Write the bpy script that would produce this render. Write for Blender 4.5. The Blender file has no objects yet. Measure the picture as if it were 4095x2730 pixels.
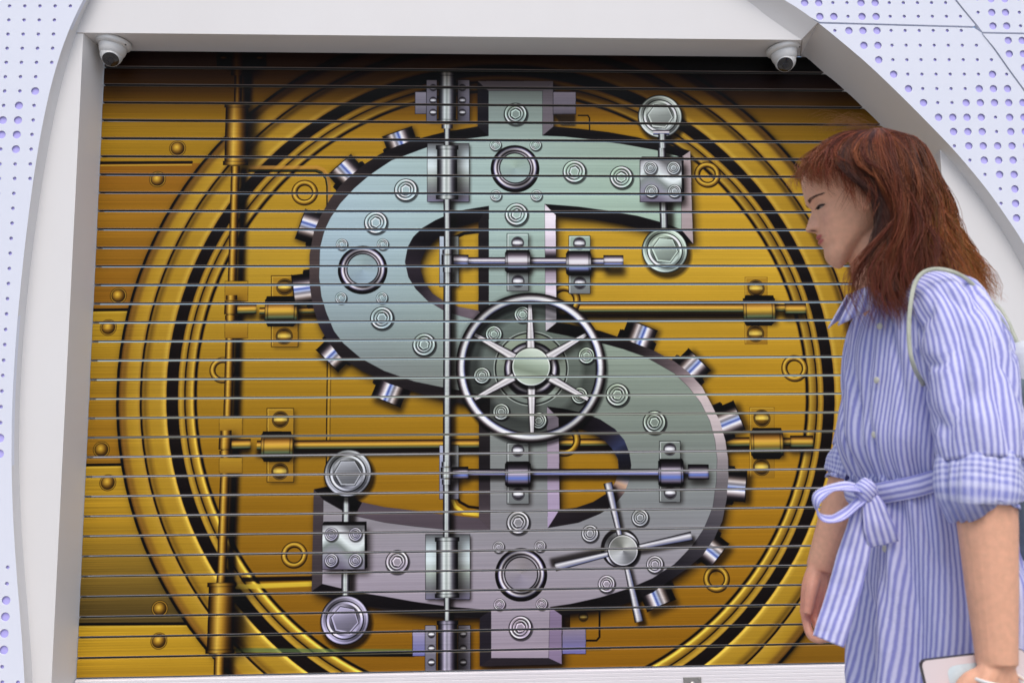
import bpy, bmesh, math, random
import numpy as np
from mathutils import Vector, Matrix, noise
from mathutils.geometry import delaunay_2d_cdt

scene = bpy.context.scene
COL = scene.collection
R = math.radians

# ------------------------------------------------------------------ camera
CAM_D, CAM_H, FPX = 3.35, 1.05, 3550.0            # metres from the shutter, metres above the ground, focal length in 4095-px units
YAW, PITCH, ROLL = 0.04289, 0.11681, -0.00949
def cam_axes():
    cy, sy, cp, sp = math.cos(YAW), math.sin(YAW), math.cos(PITCH), math.sin(PITCH)
    f = np.array([sy*cp, cy*cp, sp]); r = np.array([cy, -sy, 0.0]); u = np.cross(r, f)
    c, s = math.cos(ROLL), math.sin(ROLL)
    return c*r + s*u, -s*r + c*u, f
AX_R, AX_U, AX_F = cam_axes()
cam_data = bpy.data.cameras.new('camera')
cam = bpy.data.objects.new('camera', cam_data); COL.objects.link(cam)
m = Matrix.Identity(4)
for i in range(3):
    m[i][0], m[i][1], m[i][2] = AX_R[i], AX_U[i], -AX_F[i]
m[0][3], m[1][3], m[2][3] = 0.0, -CAM_D, CAM_H
cam.matrix_world = m
cam_data.sensor_width = 36.0
cam_data.lens = FPX/4095*36.0
cam_data.clip_start, cam_data.clip_end = 0.05, 6000
cam_data.dof.use_dof = True
cam_data.dof.focus_distance = 3.38
cam_data.dof.aperture_fstop = 6.3
scene.camera = cam

# ------------------------------------------------------------------ sky, sun, exposure
SUN_EL, SUN_AZ = 58.0, 180.0                       # azimuth: compass-like, 180 = from behind the camera
world = bpy.data.worlds.new('World'); scene.world = world; world.use_nodes = True
wn = world.node_tree; wn.nodes.clear()
sky = wn.nodes.new('ShaderNodeTexSky'); sky.sky_type = 'NISHITA'; sky.sun_disc = False
sky.sun_elevation = R(SUN_EL); sky.sun_rotation = R(SUN_AZ)
sky.air_density = 1.0; sky.dust_density = 3.0; sky.ozone_density = 1.0
bg = wn.nodes.new('ShaderNodeBackground'); bg.inputs['Strength'].default_value = 0.15
wo = wn.nodes.new('ShaderNodeOutputWorld')
wn.links.new(sky.outputs[0], bg.inputs['Color']); wn.links.new(bg.outputs[0], wo.inputs['Surface'])
sl = bpy.data.lights.new('sun', 'SUN'); sl.energy = 1.4; sl.angle = R(40); sl.color = (1.0, 0.985, 0.96)
sun = bpy.data.objects.new('sun', sl); COL.objects.link(sun)
az, el = R(SUN_AZ), R(SUN_EL)
to_sun = Vector((math.sin(az)*math.cos(el), math.cos(az)*math.cos(el), math.sin(el)))
sun.rotation_euler = to_sun.to_track_quat('Z', 'Y').to_euler()
sun.location = (0, -6, 8)
vs = scene.view_settings
vs.view_transform = 'Standard'; vs.look = 'None'; vs.gamma = 1.0; vs.use_curve_mapping = False
vs.exposure = 0.13
scene.render.engine = 'CYCLES'
scene.cycles.max_bounces = 8
scene.cycles.use_denoising = True

# ------------------------------------------------------------------ helpers
def unproj(x, y, yw=0.0):
    """measured point (photo, 4095 px wide) -> world point on the vertical plane Y = yw"""
    d = AX_R*((x-2047.5)/FPX) + AX_U*(-(y-1365.0)/FPX) + AX_F
    t = (yw+CAM_D)/d[1]
    return np.array([d[0]*t, yw, CAM_H + d[2]*t])
K = 4095/2352
def U(x, y, yw=0.0):
    p = unproj(x*K, y*K, yw); return Vector((p[0], p[1], p[2]))

def mat(name, color=(0.5,0.5,0.5), rough=0.5, metal=0.0, spec=0.5):
    m = bpy.data.materials.new(name); m.use_nodes = True
    b = m.node_tree.nodes['Principled BSDF']
    b.inputs['Base Color'].default_value = (*color, 1); b.inputs['Roughness'].default_value = rough
    b.inputs['Metallic'].default_value = metal; b.inputs['Specular IOR Level'].default_value = spec
    return m, m.node_tree, b
def node(nt, typ, **kw):
    n = nt.nodes.new(typ)
    for k, v in kw.items():
        if k in n.inputs: n.inputs[k].default_value = v
        else: setattr(n, k, v)
    return n
def noisy(name, c0, c1, scale=(8,8,8), rough=0.5, bump=0.0, bump_scale=200.0, metal=0.0, spec=0.5, detail=6, lo=0.35, hi=0.7):
    """two close tones mottled by noise, with fine relief"""
    m, nt, b = mat(name, c0, rough, metal, spec)
    tc = node(nt, 'ShaderNodeTexCoord'); mp = node(nt, 'ShaderNodeMapping'); mp.inputs['Scale'].default_value = scale
    n = node(nt, 'ShaderNodeTexNoise', Scale=1.0, Detail=detail, Roughness=0.6)
    r = node(nt, 'ShaderNodeValToRGB'); r.color_ramp.elements[0].position = lo; r.color_ramp.elements[1].position = hi
    r.color_ramp.elements[0].color = (*c0,1); r.color_ramp.elements[1].color = (*c1,1)
    nt.links.new(tc.outputs['Object'], mp.inputs[0]); nt.links.new(mp.outputs[0], n.inputs['Vector'])
    nt.links.new(n.outputs['Fac'], r.inputs[0]); nt.links.new(r.outputs[0], b.inputs['Base Color'])
    if bump:
        n2 = node(nt, 'ShaderNodeTexNoise', Scale=bump_scale, Detail=3.0)
        bp = node(nt, 'ShaderNodeBump', Strength=bump, Distance=0.002)
        nt.links.new(tc.outputs['Object'], n2.inputs['Vector']); nt.links.new(n2.outputs['Fac'], bp.inputs['Height'])
        nt.links.new(bp.outputs[0], b.inputs['Normal'])
    return m
def link(name, me, material=None, parent=None, smooth=False):
    o = bpy.data.objects.new(name, me); COL.objects.link(o)
    if material is not None: me.materials.append(material)
    if parent is not None: o.parent = parent
    if smooth: me.polygons.foreach_set('use_smooth', [True]*len(me.polygons))
    return o
def mesh(verts, faces):
    me = bpy.data.meshes.new('m'); me.from_pydata([tuple(v) for v in verts], [], faces); me.update(); return me
def bm_mesh(bm):
    bmesh.ops.recalc_face_normals(bm, faces=bm.faces)
    me = bpy.data.meshes.new('m'); bm.to_mesh(me); bm.free(); return me
def empty(name, loc=(0,0,0)):
    o = bpy.data.objects.new(name, None); COL.objects.link(o); o.location = loc; o.empty_display_size = 0.1; return o
def tag(o, label=None, cat=None, group=None, kind=None):
    if label: o['label'] = label
    if cat: o['category'] = cat
    if group: o['group'] = group
    if kind: o['kind'] = kind
    return o
def box(bm, x0, x1, y0, y1, z0, z1, bev=0.0):
    r = bmesh.ops.create_cube(bm, size=1.0)
    for v in r['verts']:
        v.co = Vector((x0+(v.co.x+.5)*(x1-x0), y0+(v.co.y+.5)*(y1-y0), z0+(v.co.z+.5)*(z1-z0)))
    if bev:
        es = list({e for v in r['verts'] for e in v.link_edges})
        bmesh.ops.bevel(bm, geom=es, offset=bev, segments=2, affect='EDGES', profile=0.5)
def lathe(bm, prof, M4=None, seg=40):
    """prof: (radius, height) pairs turned about local Z"""
    rings = []
    for r, h in prof:
        rings.append([bm.verts.new((r*math.cos(2*math.pi*k/seg), r*math.sin(2*math.pi*k/seg), h)) for k in range(seg)])
    vs_ = [v for g in rings for v in g]
    for a, b in zip(rings[:-1], rings[1:]):
        for k in range(seg):
            bm.faces.new((a[k], a[(k+1)%seg], b[(k+1)%seg], b[k]))
    if prof[0][0] > 1e-6: bm.faces.new(rings[0][::-1])
    if prof[-1][0] > 1e-6: bm.faces.new(rings[-1])
    if M4 is not None:
        for v in vs_: v.co = M4 @ v.co
    return vs_
def catmull(P, n=8, closed=False):
    P = [np.array(p, float) for p in P]; out = []
    N = len(P); rng = range(N if closed else N-1)
    for i in rng:
        p1, p2 = P[i], P[(i+1)%N]
        p0 = P[(i-1)%N] if (closed or i > 0) else 2*p1-p2
        p3 = P[(i+2)%N] if (closed or i+2 < N) else 2*p2-p1
        for k in range(n):
            t = k/n
            out.append(0.5*((2*p1)+(-p0+p2)*t+(2*p0-5*p1+4*p2-p3)*t*t+(-p0+3*p1-3*p2+p3)*t**3))
    if not closed: out.append(P[-1])
    return out
def tube_geo(path, radii, seg=12, up=(0,0,1), flat=1.0, cap=True):
    """tube along path; radii per point (number or (side, other)); returns verts, faces"""
    path = [Vector(p) for p in path]; V, Fc = [], []; n = len(path)
    prev = None
    for i, p in enumerate(path):
        t = (path[min(i+1,n-1)]-path[max(i-1,0)]).normalized()
        if prev is None:
            u = Vector(up); s = t.cross(u)
            if s.length < 1e-4: s = t.cross(Vector((0,1,0)))
            s.normalize()
        else:
            s = (prev - t*prev.dot(t)).normalized()
        prev = s; w = s.cross(t).normalized()
        r = radii[i]; ra, rb = (r if isinstance(r, (tuple, list)) else (r, r*flat))
        for k in range(seg):
            a = 2*math.pi*k/seg; V.append(p + s*(ra*math.cos(a)) + w*(rb*math.sin(a)))
    for i in range(n-1):
        for k in range(seg):
            a, b = i*seg+k, i*seg+(k+1)%seg
            Fc.append((a, b, b+seg, a+seg))
    if cap:
        Fc.append(tuple(range(seg))[::-1]); Fc.append(tuple((n-1)*seg+k for k in range(seg)))
    return V, Fc
class Geo:
    def __init__(s): s.v, s.f, s.c = [], [], []
    def add(s, V, F, col=None):
        o = len(s.v); s.v += [tuple(v) for v in V]; s.f += [tuple(i+o for i in f) for f in F]
        if col is not None: s.c += [col]*len(V)
    def me(s):
        me = mesh(s.v, s.f)
        if s.c:
            at = me.color_attributes.new('tone', 'FLOAT_COLOR', 'POINT')
            at.data.foreach_set('color', np.array([(*c,1) for c in s.c], np.float32).ravel())
        return me
# ------------------------------------------------------------------ the print on the shutter, drawn flat in the shutter's own plane
SX0, SX1, SZ0, SZ1, PPM = -1.44, 1.92, 0.20, 2.64, 800
PW, PH = int((SX1-SX0)*PPM), int((SZ1-SZ0)*PPM)
rng = np.random.default_rng(7)
CV = np.zeros((PH, PW, 3), np.float32)
def MP(pts):
    P = np.atleast_2d(np.array(pts, float))*K
    d = AX_R[None]*((P[:,:1]-2047.5)/FPX) + AX_U[None]*(-(P[:,1:]-1365.0)/FPX) + AX_F[None]
    t = CAM_D/d[:,1]
    return np.stack([(d[:,0]*t-SX0)*PPM, (SZ1-(CAM_H+d[:,2]*t))*PPM], 1)
def LS(x, y):
    a, b = MP([(x-5,y),(x+5,y)]); return float(np.hypot(*(b-a)))/10
def win(P, pad):
    x0, y0 = np.floor(P.min(0)-pad).astype(int); x1, y1 = np.ceil(P.max(0)+pad).astype(int)+1
    x0, y0, x1, y1 = max(x0,0), max(y0,0), min(x1,PW), min(y1,PH)
    if x1 <= x0 or y1 <= y0: x0, y0, x1, y1 = 0, 0, 1, 1
    yy, xx = np.mgrid[y0:y1, x0:x1].astype(np.float32)
    return (slice(y0,y1), slice(x0,x1)), xx+0.5, yy+0.5
def inside(P, xx, yy):
    m = np.zeros(xx.shape, bool)
    for (xa, ya), (xb, yb) in zip(P, np.roll(P, -1, 0)):
        if ya == yb: continue
        c = (yy >= min(ya,yb)) & (yy < max(ya,yb))
        m ^= c & (xx < xa+(yy-ya)*(xb-xa)/(yb-ya))
    return m
def box1(a, r, ax):
    r = max(int(r), 1); n = a.shape[ax]
    pad = [(0,0),(0,0)]; pad[ax] = (r+1, r)
    c = np.cumsum(np.pad(a, pad, mode='edge'), axis=ax, dtype=np.float64)
    hi = np.take(c, np.arange(2*r+1, 2*r+1+n), axis=ax); lo = np.take(c, np.arange(0, n), axis=ax)
    return ((hi-lo)/(2*r+1)).astype(np.float32)
def blur(a, r):
    for _ in range(2): a = box1(box1(a, r, 0), r, 1)
    return a
def rgb(c): return np.array(c, np.float32)/255.0
def put(sl, a, col):
    a = a[...,None]; CV[sl] = CV[sl]*(1-a) + (rgb(col) if not isinstance(col, np.ndarray) else col)*a
def ramp(t, stops):
    xs = [s[0] for s in stops]; return np.stack([np.interp(t, xs, [s[1][k]/255 for s in stops]) for k in range(3)], -1).astype(np.float32)
def poly(pts, col, soft=0, alpha=1.0, raw=False, holes=()):
    P = np.array(pts, float) if raw else MP(pts)
    sl, xx, yy = win(P, soft*2+4)
    m = np.zeros(xx.shape, np.float32)
    for dx, dy in ((-.25,-.25),(.25,-.25),(-.25,.25),(.25,.25)):
        q = inside(P, xx+dx, yy+dy)
        for h in holes: q &= ~inside(MP(h), xx+dx, yy+dy)
        m += q*0.25
    if soft: m = blur(m, soft)
    put(sl, m*alpha, col(xx, yy) if callable(col) else col)
def shade(pts, dx, dy, soft, alpha, col=(18,10,8), holes=()):
    P = MP(pts)+np.array([dx,dy]); poly(P, col, soft, alpha, raw=True)
def stroke(pts, w, col, soft=0, alpha=1.0, closed=False):
    """polyline of half-width w (2352 px units)"""
    P = MP(pts); w = w*LS(*pts[0]); sl, xx, yy = win(P, w+soft+3)
    d = np.full(xx.shape, 1e9, np.float32); n = len(P)
    for i in range(n if closed else n-1):
        a, b = P[i], P[(i+1)%n]; e = b-a; L = max(e@e, 1e-6)
        t = np.clip(((xx-a[0])*e[0]+(yy-a[1])*e[1])/L, 0, 1)
        d = np.minimum(d, np.hypot(xx-a[0]-t*e[0], yy-a[1]-t*e[1]))
    put(sl, np.clip((w-d)/max(soft,1)+0.5, 0, 1)*alpha, col)
def polar(c, R_, pad=2.0):
    P = MP([c])[0]; s = LS(*c); sl, xx, yy = win(np.array([P-R_*s, P+R_*s]), pad+2)
    return sl, np.hypot(xx-P[0], yy-P[1])/s, np.arctan2(yy-P[1], xx-P[0]), s
def disc(c, R_, col, soft=0.0, alpha=1.0, off=(0,0)):
    sl, r, th, s = polar((c[0]+off[0], c[1]+off[1]), R_+soft*2, 4)
    put(sl, np.clip((R_-r)*s/max(soft*s,1)+0.5, 0, 1)*alpha, col(r, th) if callable(col) else col)
def ring(c, r0, r1, col, alpha=1.0, soft=0.0):
    sl, r, th, s = polar(c, r1+soft*2, 4)
    a = np.clip((r1-r)*s/max(soft*s,1)+.5,0,1)*np.clip((r-r0)*s/max(soft*s,1)+.5,0,1)
    put(sl, a*alpha, col(r, th) if callable(col) else col)
def rod(a, b, wa, stops, wb=None, sh=0.55, shoff=(9,5), ends=0.0, caps=False):
    wb = wa if wb is None else wb
    A, B = MP([a, b]); s = LS(*a); wa, wb = wa*s, wb*s
    e = B-A; L = np.hypot(*e); e /= L; nrm = np.array([-e[1], e[0]])
    if nrm[0] < -0.3 or (abs(nrm[0]) <= 0.3 and nrm[1] < 0): nrm = -nrm
    if sh:
        q = np.array([A-nrm*wa, B-nrm*wb, B+nrm*wb, A+nrm*wa]) + np.array(shoff)*s
        poly(q, (15,8,5), max(2,int(wa*0.55)), sh, raw=True)
    sl, xx, yy = win(np.array([A, B]), max(wa,wb)+3)
    along = (xx-A[0])*e[0]+(yy-A[1])*e[1]; lat = (xx-A[0])*nrm[0]+(yy-A[1])*nrm[1]
    w = wa+(wb-wa)*np.clip(along/L,0,1)
    m = np.clip(w-np.abs(lat)+.5,0,1)*np.clip(along+.5,0,1)*np.clip(L-along+.5,0,1)
    c = ramp(lat/w, stops)
    if ends: c = c*(1-ends*np.exp(-np.minimum(along, L-along)/(2.0*s)))[...,None]
    put(sl, m, c)
GV = [(-1,(30,18,6)),(-.7,(120,82,28)),(-.25,(228,184,96)),(.05,(196,146,60)),(.5,(112,74,26)),(1,(24,14,6))]
GH = [(-1,(20,11,4)),(-.55,(150,100,42)),(-.2,(232,176,96)),(.05,(222,178,84)),(.35,(140,112,54)),(.62,(98,116,84)),(1,(18,12,6))]
SV = [(-1,(24,21,27)),(-.66,(84,84,90)),(-.3,(204,212,208)),(-.08,(150,158,154)),(.16,(188,194,190)),(.5,(96,94,102)),(.75,(50,46,54)),(1,(20,17,23))]
SH = [(-1,(34,28,34)),(-.6,(112,100,110)),(-.2,(222,218,222)),(.05,(206,204,206)),(.25,(110,98,108)),(.55,(120,136,188)),(.8,(60,56,70)),(1,(22,18,24))]
LH = [(-1,(24,20,26)),(-.5,(70,62,72)),(-.15,(214,208,218)),(.1,(150,140,158)),(.4,(96,120,196)),(.7,(120,110,130)),(1,(22,18,24))]
def rect(x0, y0, x1, y1, top, bot, edge=(25,18,14), hl=None, sh=0.0, out=1.2):
    Q = [(x0,y0),(x1,y0),(x1,y1),(x0,y1)]
    if sh: shade(Q, 8, 6, 6, sh)
    P = MP(Q); ya, yb = P[:,1].min(), P[:,1].max()
    if edge is not None: stroke(Q, out, edge, 1, .9, closed=True)
    poly(Q, lambda xx, yy: ramp((yy-ya)/(yb-ya), [(0,top),(1,bot)]))
    if hl is not None: stroke([(x0+2,y1-3),(x0+2,y0+2),(x1-3,y0+2)], .8, hl, 1, .7)
def dome(c, r, gold=True):
    lo, mid, hi = ((46,28,8),(150,108,38),(250,214,120)) if gold else ((26,22,28),(120,116,126),(238,240,242))
    disc(c, r*1.22, (30,18,8) if gold else (22,18,24), 1.5, .75)
    disc(c, r*1.14, tuple(int(.8*x+20) for x in mid), .6, .8)
    disc(c, r*1.02, lo, .5)
    def f(rr, th):
        y = rr*np.sin(th)/r; x = rr*np.cos(th)/r
        g = ramp(y, [(-1,lo),(-.55,mid),(-.12,hi),(.12,hi),(.3,mid),(.7,tuple(int(.55*a+.45*b) for a,b in zip(mid,lo))),(1,lo)])
        return g*(1-.42*np.clip(np.abs(x+.1)-.25,0,1))[...,None]
    disc(c, r*.96, f, .6)
def soft_dome(c, r):
    disc(c, r*1.2, (52,32,10), 1.2, .85); disc(c, r*1.12, (176,132,52), .6)
    disc(c, r*.98, (44,26,8), .6)
    def f(rr, th):
        x, y = rr*np.cos(th)/r, rr*np.sin(th)/r
        d = np.hypot(x+.15, y+.18); return ramp(d, [(0,(236,196,96)),(.35,(198,150,62)),(.8,(120,82,28)),(1.15,(70,44,14))])
    disc(c, r*.9, f, .6)
def gold_ring(c, r=28):
    ring(c, r*.56, r*1.06, (70,46,14), .5, 1.5)
    ring(c, r*.64, r, lambda rr, th: ramp((rr-r*.64)/(r*.36)+.22*np.sin(th+.6), [(-.2,(60,38,10)),(.1,(150,108,40)),(.45,(232,190,92)),(.75,(170,124,46)),(1.2,(60,38,12))]))
    ring(c, r*.58, r*.66, (52,34,10), .9, .6); ring(c, r*.99, r*1.05, (52,34,10), .8, .6)
def hexp(c, r, a0):
    return [(c[0]+r*math.cos(a0+k*math.pi/3), c[1]+r*math.sin(a0+k*math.pi/3)) for k in range(6)]
def con(base, amp, ph=0.7):
    b = rgb(base)
    return lambda r, th: np.clip(b*(1+amp*np.cos(2*(th-ph))[...,None])+np.array([0,.0,.02],np.float32)*np.sin(th)[...,None], 0, 1)
def bolt(c, r, tone=(150,162,160), a0=None):
    a0 = rng.uniform(0,1) if a0 is None else a0
    dk = tuple(int(.20*x) for x in tone); hi = tuple(min(250,int(1.50*x)) for x in tone); md = tuple(int(.86*x) for x in tone)
    disc(c, r*1.14, (20,18,22), 2.5, .55, off=(1.5,2.5)); disc(c, r*1.05, dk, .6); disc(c, r*.97, con(hi,.2,2.3), .6)
    disc(c, r*.85, con(md,.2,.6), .6)
    disc(c, r*.74, dk, .5); disc(c, r*.66, con(hi,.28,2.3), .6); disc(c, r*.585, con(md,.3,.5), .5)
    poly(hexp(c, r*.54, a0), dk); poly(hexp(c, r*.45, a0), hi); poly(hexp((c[0]+.4,c[1]+.6), r*.36, a0), tone)
def bigbolt(c, r, tone, a0):
    dk = tuple(int(.28*x) for x in tone); hi = tuple(min(255,int(1.38*x)) for x in tone)
    disc(c, r*1.08, (14,8,6), 9, .62, off=(5,9))
    disc(c, r*1.02, dk, .6); disc(c, r*.98, con(tone,.32,2.4), .6); ring(c, r*.90, r*.95, con(hi,.2,2.4), .8)
    disc(c, r*.80, dk, .8); disc(c, r*.75, con(hi,.34,2.5), .8); disc(c, r*.66, con(tone,.3,.9), .8)
    poly(hexp(c, r*.62, a0), dk); poly(hexp(c, r*.585, a0), hi)
    P = MP([c])[0]; s = LS(*c)
    poly(hexp((c[0]+.6,c[1]-.6), r*.53, a0), lambda xx, yy: ramp((yy-P[1])/(r*s*.55)+.3*(xx-P[0])/(r*s*.55), [(-1.2,hi),(0,tone),(1.2,tuple(int(.82*x) for x in tone))]))
def porthole(c, r, tone):
    disc(c, r*1.0, (26,20,26), .8); disc((c[0], c[1]-r*.03), r*.93, (46,36,44), 1.0)
    cc = (c[0], c[1]-r*.03)
    ring(cc, r*.62, r*.90, lambda rr, th: ramp((rr/r-.62)/.28, [(0,(60,54,60)),(.12,(206,206,210)),(.3,(120,112,120)),(.42,(40,32,40)),(.52,(150,140,146)),(.68,(226,222,224)),(.85,(132,128,160)),(1,(30,24,32))])*(0.86+.24*np.cos(2*th+1.0))[...,None])
    ring(cc, r*.60, r*.66, (34,28,34), .9, .6)
    disc(cc, r*.61, con(tuple(int(.96*x) for x in tone), .03), .6)

# --- gold ground and its brushed grain
yy, xx = np.mgrid[0:PH, 0:PW].astype(np.float32)
def grain(shape, lx, amp):
    g = rng.standard_normal((shape[0], shape[1]//4+1)).astype(np.float32)
    g = box1(box1(g, lx, 1), lx, 1); g /= g.std()+1e-6
    return np.repeat(g, 4, 1)[:, :shape[1]]*amp
GRAIN = grain((PH, PW), 40, .022) + np.repeat(rng.standard_normal((PH,1)).astype(np.float32), PW, 1)*.014
CV[:] = ramp(yy/PH, [(0,(196,148,46)),(.2,(190,146,46)),(.45,(180,136,44)),(.6,(176,126,38)),(.8,(166,112,34)),(1,(160,106,30))])
cc = MP([(1161,883)])[0]
def mr(x): return float(np.hypot(*(MP([(x,872)])[0]-cc)))
rad = np.hypot(xx-cc[0], yy-cc[1]); ang = np.arctan2(yy-cc[1], xx-cc[0])
# wall plates left of the door, between grooves
for y0, y1, c0, c1 in ((-80,375,(190,146,36),(176,132,40)),(375,713,(166,108,36),(158,106,36)),(713,1068,(190,150,52),(168,116,38)),(1068,1433,(196,154,56),(96,78,42)),(1433,1700,(204,160,54),(150,104,28))):
    Q = [(150,y0),(560,y0),(560,y1),(150,y1)]; P = MP(Q); ya, yb = P[:,1].min(), P[:,1].max()
    poly(Q, lambda a, b: ramp((b-ya)/(yb-ya), [(0,c0),(.35,tuple((p+q)//2 for p,q in zip(c0,(180,134,44)))),(1,c1)]))
for y, ext in ((375,440),(713,300),(1068,300),(1433,480)):
    stroke([(150,y),(ext,y-2)], 3.2, (26,14,6), 2); stroke([(150,y+6),(ext,y+4)], 1.4, (228,190,92), 1, .7)
P = MP([(1,1433)])[0]
for c in ((408,341),(362,412),(272,679),(249,752),(233,1032),(248,1108),(367,1397),(365,1471),(1927,1456)): soft_dome(c, 16)
# right of the door
mk = (rad > mr(272)) & (xx > cc[0])
CV[mk] = (ramp(yy/PH, [(0,(96,64,20)),(.12,(150,110,30)),(.3,(176,134,40)),(1,(150,104,32))]))[mk]
# the door: ring profile by radius
R0 = mr(268)
stp = [(mr(x), c) for x, c in [(700,(196,150,52)),(520,(192,146,50)),(470,(184,138,46)),(456,(170,124,40)),(453,(120,84,26)),(451.5,(24,13,6)),(448,(26,14,6)),(446.5,(120,84,28)),(442,(214,172,78)),(434,(186,142,54)),(428,(140,102,36)),(426,(34,20,8)),(424.5,(34,20,8)),(423,(160,120,46)),(416,(200,158,66)),(410.5,(150,108,42)),(408.5,(26,15,8)),(405,(46,32,22)),(386,(42,29,20)),(384,(22,12,8)),(382.5,(170,126,54)),(377,(210,170,80)),(368,(188,146,56)),(346,(186,144,52)),(340,(170,128,46)),(334,(146,108,38)),(329,(160,118,44)),(327,(120,86,30)),(325.5,(20,11,5)),(323,(20,11,5)),(321.5,(160,118,50)),(316,(194,152,62)),(304,(188,146,54)),(294,(184,140,52)),(287,(158,114,44)),(280,(156,108,46)),(275,(120,80,32)),(273,(16,9,5)),(268.5,(16,9,5)),(266,(70,46,16))]]
dm = (rad < R0)
ringcol = ramp(rad, stp)
face = rad < mr(452)
# light runs round the rings
hl = .5+.5*np.cos(ang-2.2); hl2 = .5+.5*np.cos(2*(ang-2.45))
def band(x, w): return np.exp(-((rad-mr(x))/(w*1.31))**2)
for x, w, k in ((380,3.0,1.0),(442,3.2,1.0),(412,2.5,.4),(320,2.5,.35)):
    ringcol += (band(x,w)*k*np.clip(np.sin(ang-.12),0,1)**.8)[...,None]*rgb((110,104,62))
for x, w, k in ((333,7,.25),(284,8,.30),(436,8,.15)):
    ringcol *= (1-band(x,w)*k*np.clip(-np.sin(ang-.6)*.5+.5,0,1))[...,None]
doorgrad = ramp(np.clip((yy-cc[1])/mr(452)*.5+.5,0,1), [(0,(172,122,34)),(.12,(196,150,50)),(.3,(204,162,64)),(.5,(186,140,44)),(.7,(174,124,36)),(1,(160,106,28))])
side = np.clip((xx-cc[0])/mr(452),-1,1)
doorgrad = doorgrad*(1+.05*side)[...,None]
w = np.clip((mr(452)-rad)/6,0,1)[...,None]
ringcol = ringcol*(1-w)+doorgrad*w
edge = np.clip((R0-rad)+.5,0,1)[...,None]
CV[:] = CV*(1-edge)+ringcol*edge
sh = np.exp(-np.clip(rad-R0,0,None)/6)*(rad>=R0)*.6*np.clip(.3+.7*np.cos(ang-.2),0.25,1)
CV *= (1-sh)[...,None]
# --- gold ironwork on the door
for c in ((700,443),(1625,402),(1825,846),(1646,1329),(676,1274),(512,850)): gold_ring(c, 29)
# raised panel outline
L1 = [(575,385),(728,385),(742,390),(752,402),(755,420),(755,640)]
stroke([(x,y+6) for x,y in L1], 4, (30,18,6), 4, .7); stroke(L1, 4.5, (206,150,82), 3, .8); stroke([(x-3,y+7) for x,y in L1], 1.4, (60,120,90), 1, .45); stroke([(x-4,y+9) for x,y in L1], 1.6, (20,10,4), 1, .85)
stroke([(752,810),(749,1110)], 1.3, (28,16,6), 1); stroke([(756,810),(753,1110)], 1.6, (206,158,70), 1, .6); stroke([(760,810),(757,1110)], 1, (90,60,20), 1, .6)
stroke([(560,1330),(716,1327)], 5, (20,10,4), 4, .8); stroke([(545,1347),(716,1340)], 5.5, (236,202,84), 5, .9)
stroke([(545,1492),(950,1495)], 5, (92,120,74), 4, .75); stroke([(545,1502),(950,1503)], 4, (16,9,4), 3, .95)
stroke([(1295,1493),(1400,1490)], 3, (90,70,30), 3, .4)
# left upright
rod((549,100),(548,162),24,GV,sh=.7,shoff=(24,10)); 
rect(499,120,530,152,(96,70,30),(70,48,20)); rect(584,120,611,152,(96,70,30),(70,48,20)); dome((514,134),8); dome((597,134),8)
rod((548,165),(546,240),9,GV,sh=.85,shoff=(22,6)); rod((548,158),(548,174),17,GV,sh=0)
def cyl(a, b, w, st, cap=5, capw=1.12, sh=.85, shoff=(22,8)):
    rod(a, b, w, st, sh=sh, shoff=shoff, ends=.35)
    a, b = np.array(a, float), np.array(b, float); e = (b-a)/np.hypot(*(b-a))
    rod(a, a+e*cap*2, w*capw, st, sh=0, ends=.5); rod(b-e*cap*2, b, w*capw, st, sh=0, ends=.5)
cyl((545,238),(541,380),26,GV)
rod((541,382),(532,690),10,GV,sh=.9,shoff=(19,4)); rod((530,720),(522,1000),10,GV,sh=.9,shoff=(19,4)); rod((519,1030),(508,1345),11,GV,sh=.9,shoff=(21,4))
cyl((510,1337),(505,1500),30,GV,shoff=(27,4)); rod((505,1500),(503,1580),13,GV,sh=.8,shoff=(20,4))
for (x,y) in ((531,706),(518,1016)):
    for k in (0,1):
        rect(x-14,y-60+k*95,x+38,y-15+k*85,(190,146,54),(170,124,44),edge=(70,46,16),out=.8)
    rod((x+1,y-28),(x+1,y-17),13,GV,sh=.4); rod((x,y-15),(x-1,y+16),15,GV,sh=.7,shoff=(14,5),ends=.4); rod((x-1,y+18),(x-1,y+29),13,GV,sh=0)
    rod((x+14,y+4),(x+58,y+3),12,GH,sh=.7,shoff=(2,12),ends=.3)
def clampg(x0,y0,x1,y1, py0,py1, px0,px1, flat=False, py=None):
    a, b = ((186,140,52),(168,122,42))
    rect(px0,py0,px1,py1,a,b,edge=(34,20,8) if not flat else (120,86,30),hl=(226,186,96),sh=.35 if not flat else 0, out=1.4 if not flat else .7)
    xm = (px0+px1)/2; dome((xm,py0+25),16); dome((xm-1,py1-24),16)
    shade([(x0,y0),(x1,y0),(x1,y1),(x0,y1)], 10, 14, 8, .7)
    Q = [(x0+2,y0-4),(x1-2,y0-4),(x1+2,y0+10),(x1+2,y1+2),(x1-6,y1+12),(x0+4,y1+12),(x0-2,y1),(x0-2,y0+8)]
    poly(Q, (34,22,14))
    rod((x0,(y0+y1)/2+3),(x1,(y0+y1)/2+2),(y1-y0)/2-3,GH,sh=0,ends=.55)
    for xe in (x0+1, x1-1): rod((xe-4,(y0+y1)/2+3),(xe+4,(y0+y1)/2+3),(y1-y0)/2,GH,sh=0,ends=.7)
GR = 11
rod((596,714),(760,711),8,GH,sh=.75,shoff=(0,14)); rod((1250,707),(1720,707),GR,GH,sh=.85,shoff=(0,17)); rod((1775,707),(1812,707),9,GH,sh=.6,shoff=(0,12)); rod((1803,709),(1852,709),13,GH,sh=.75,shoff=(-2,14),ends=.5)
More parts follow.
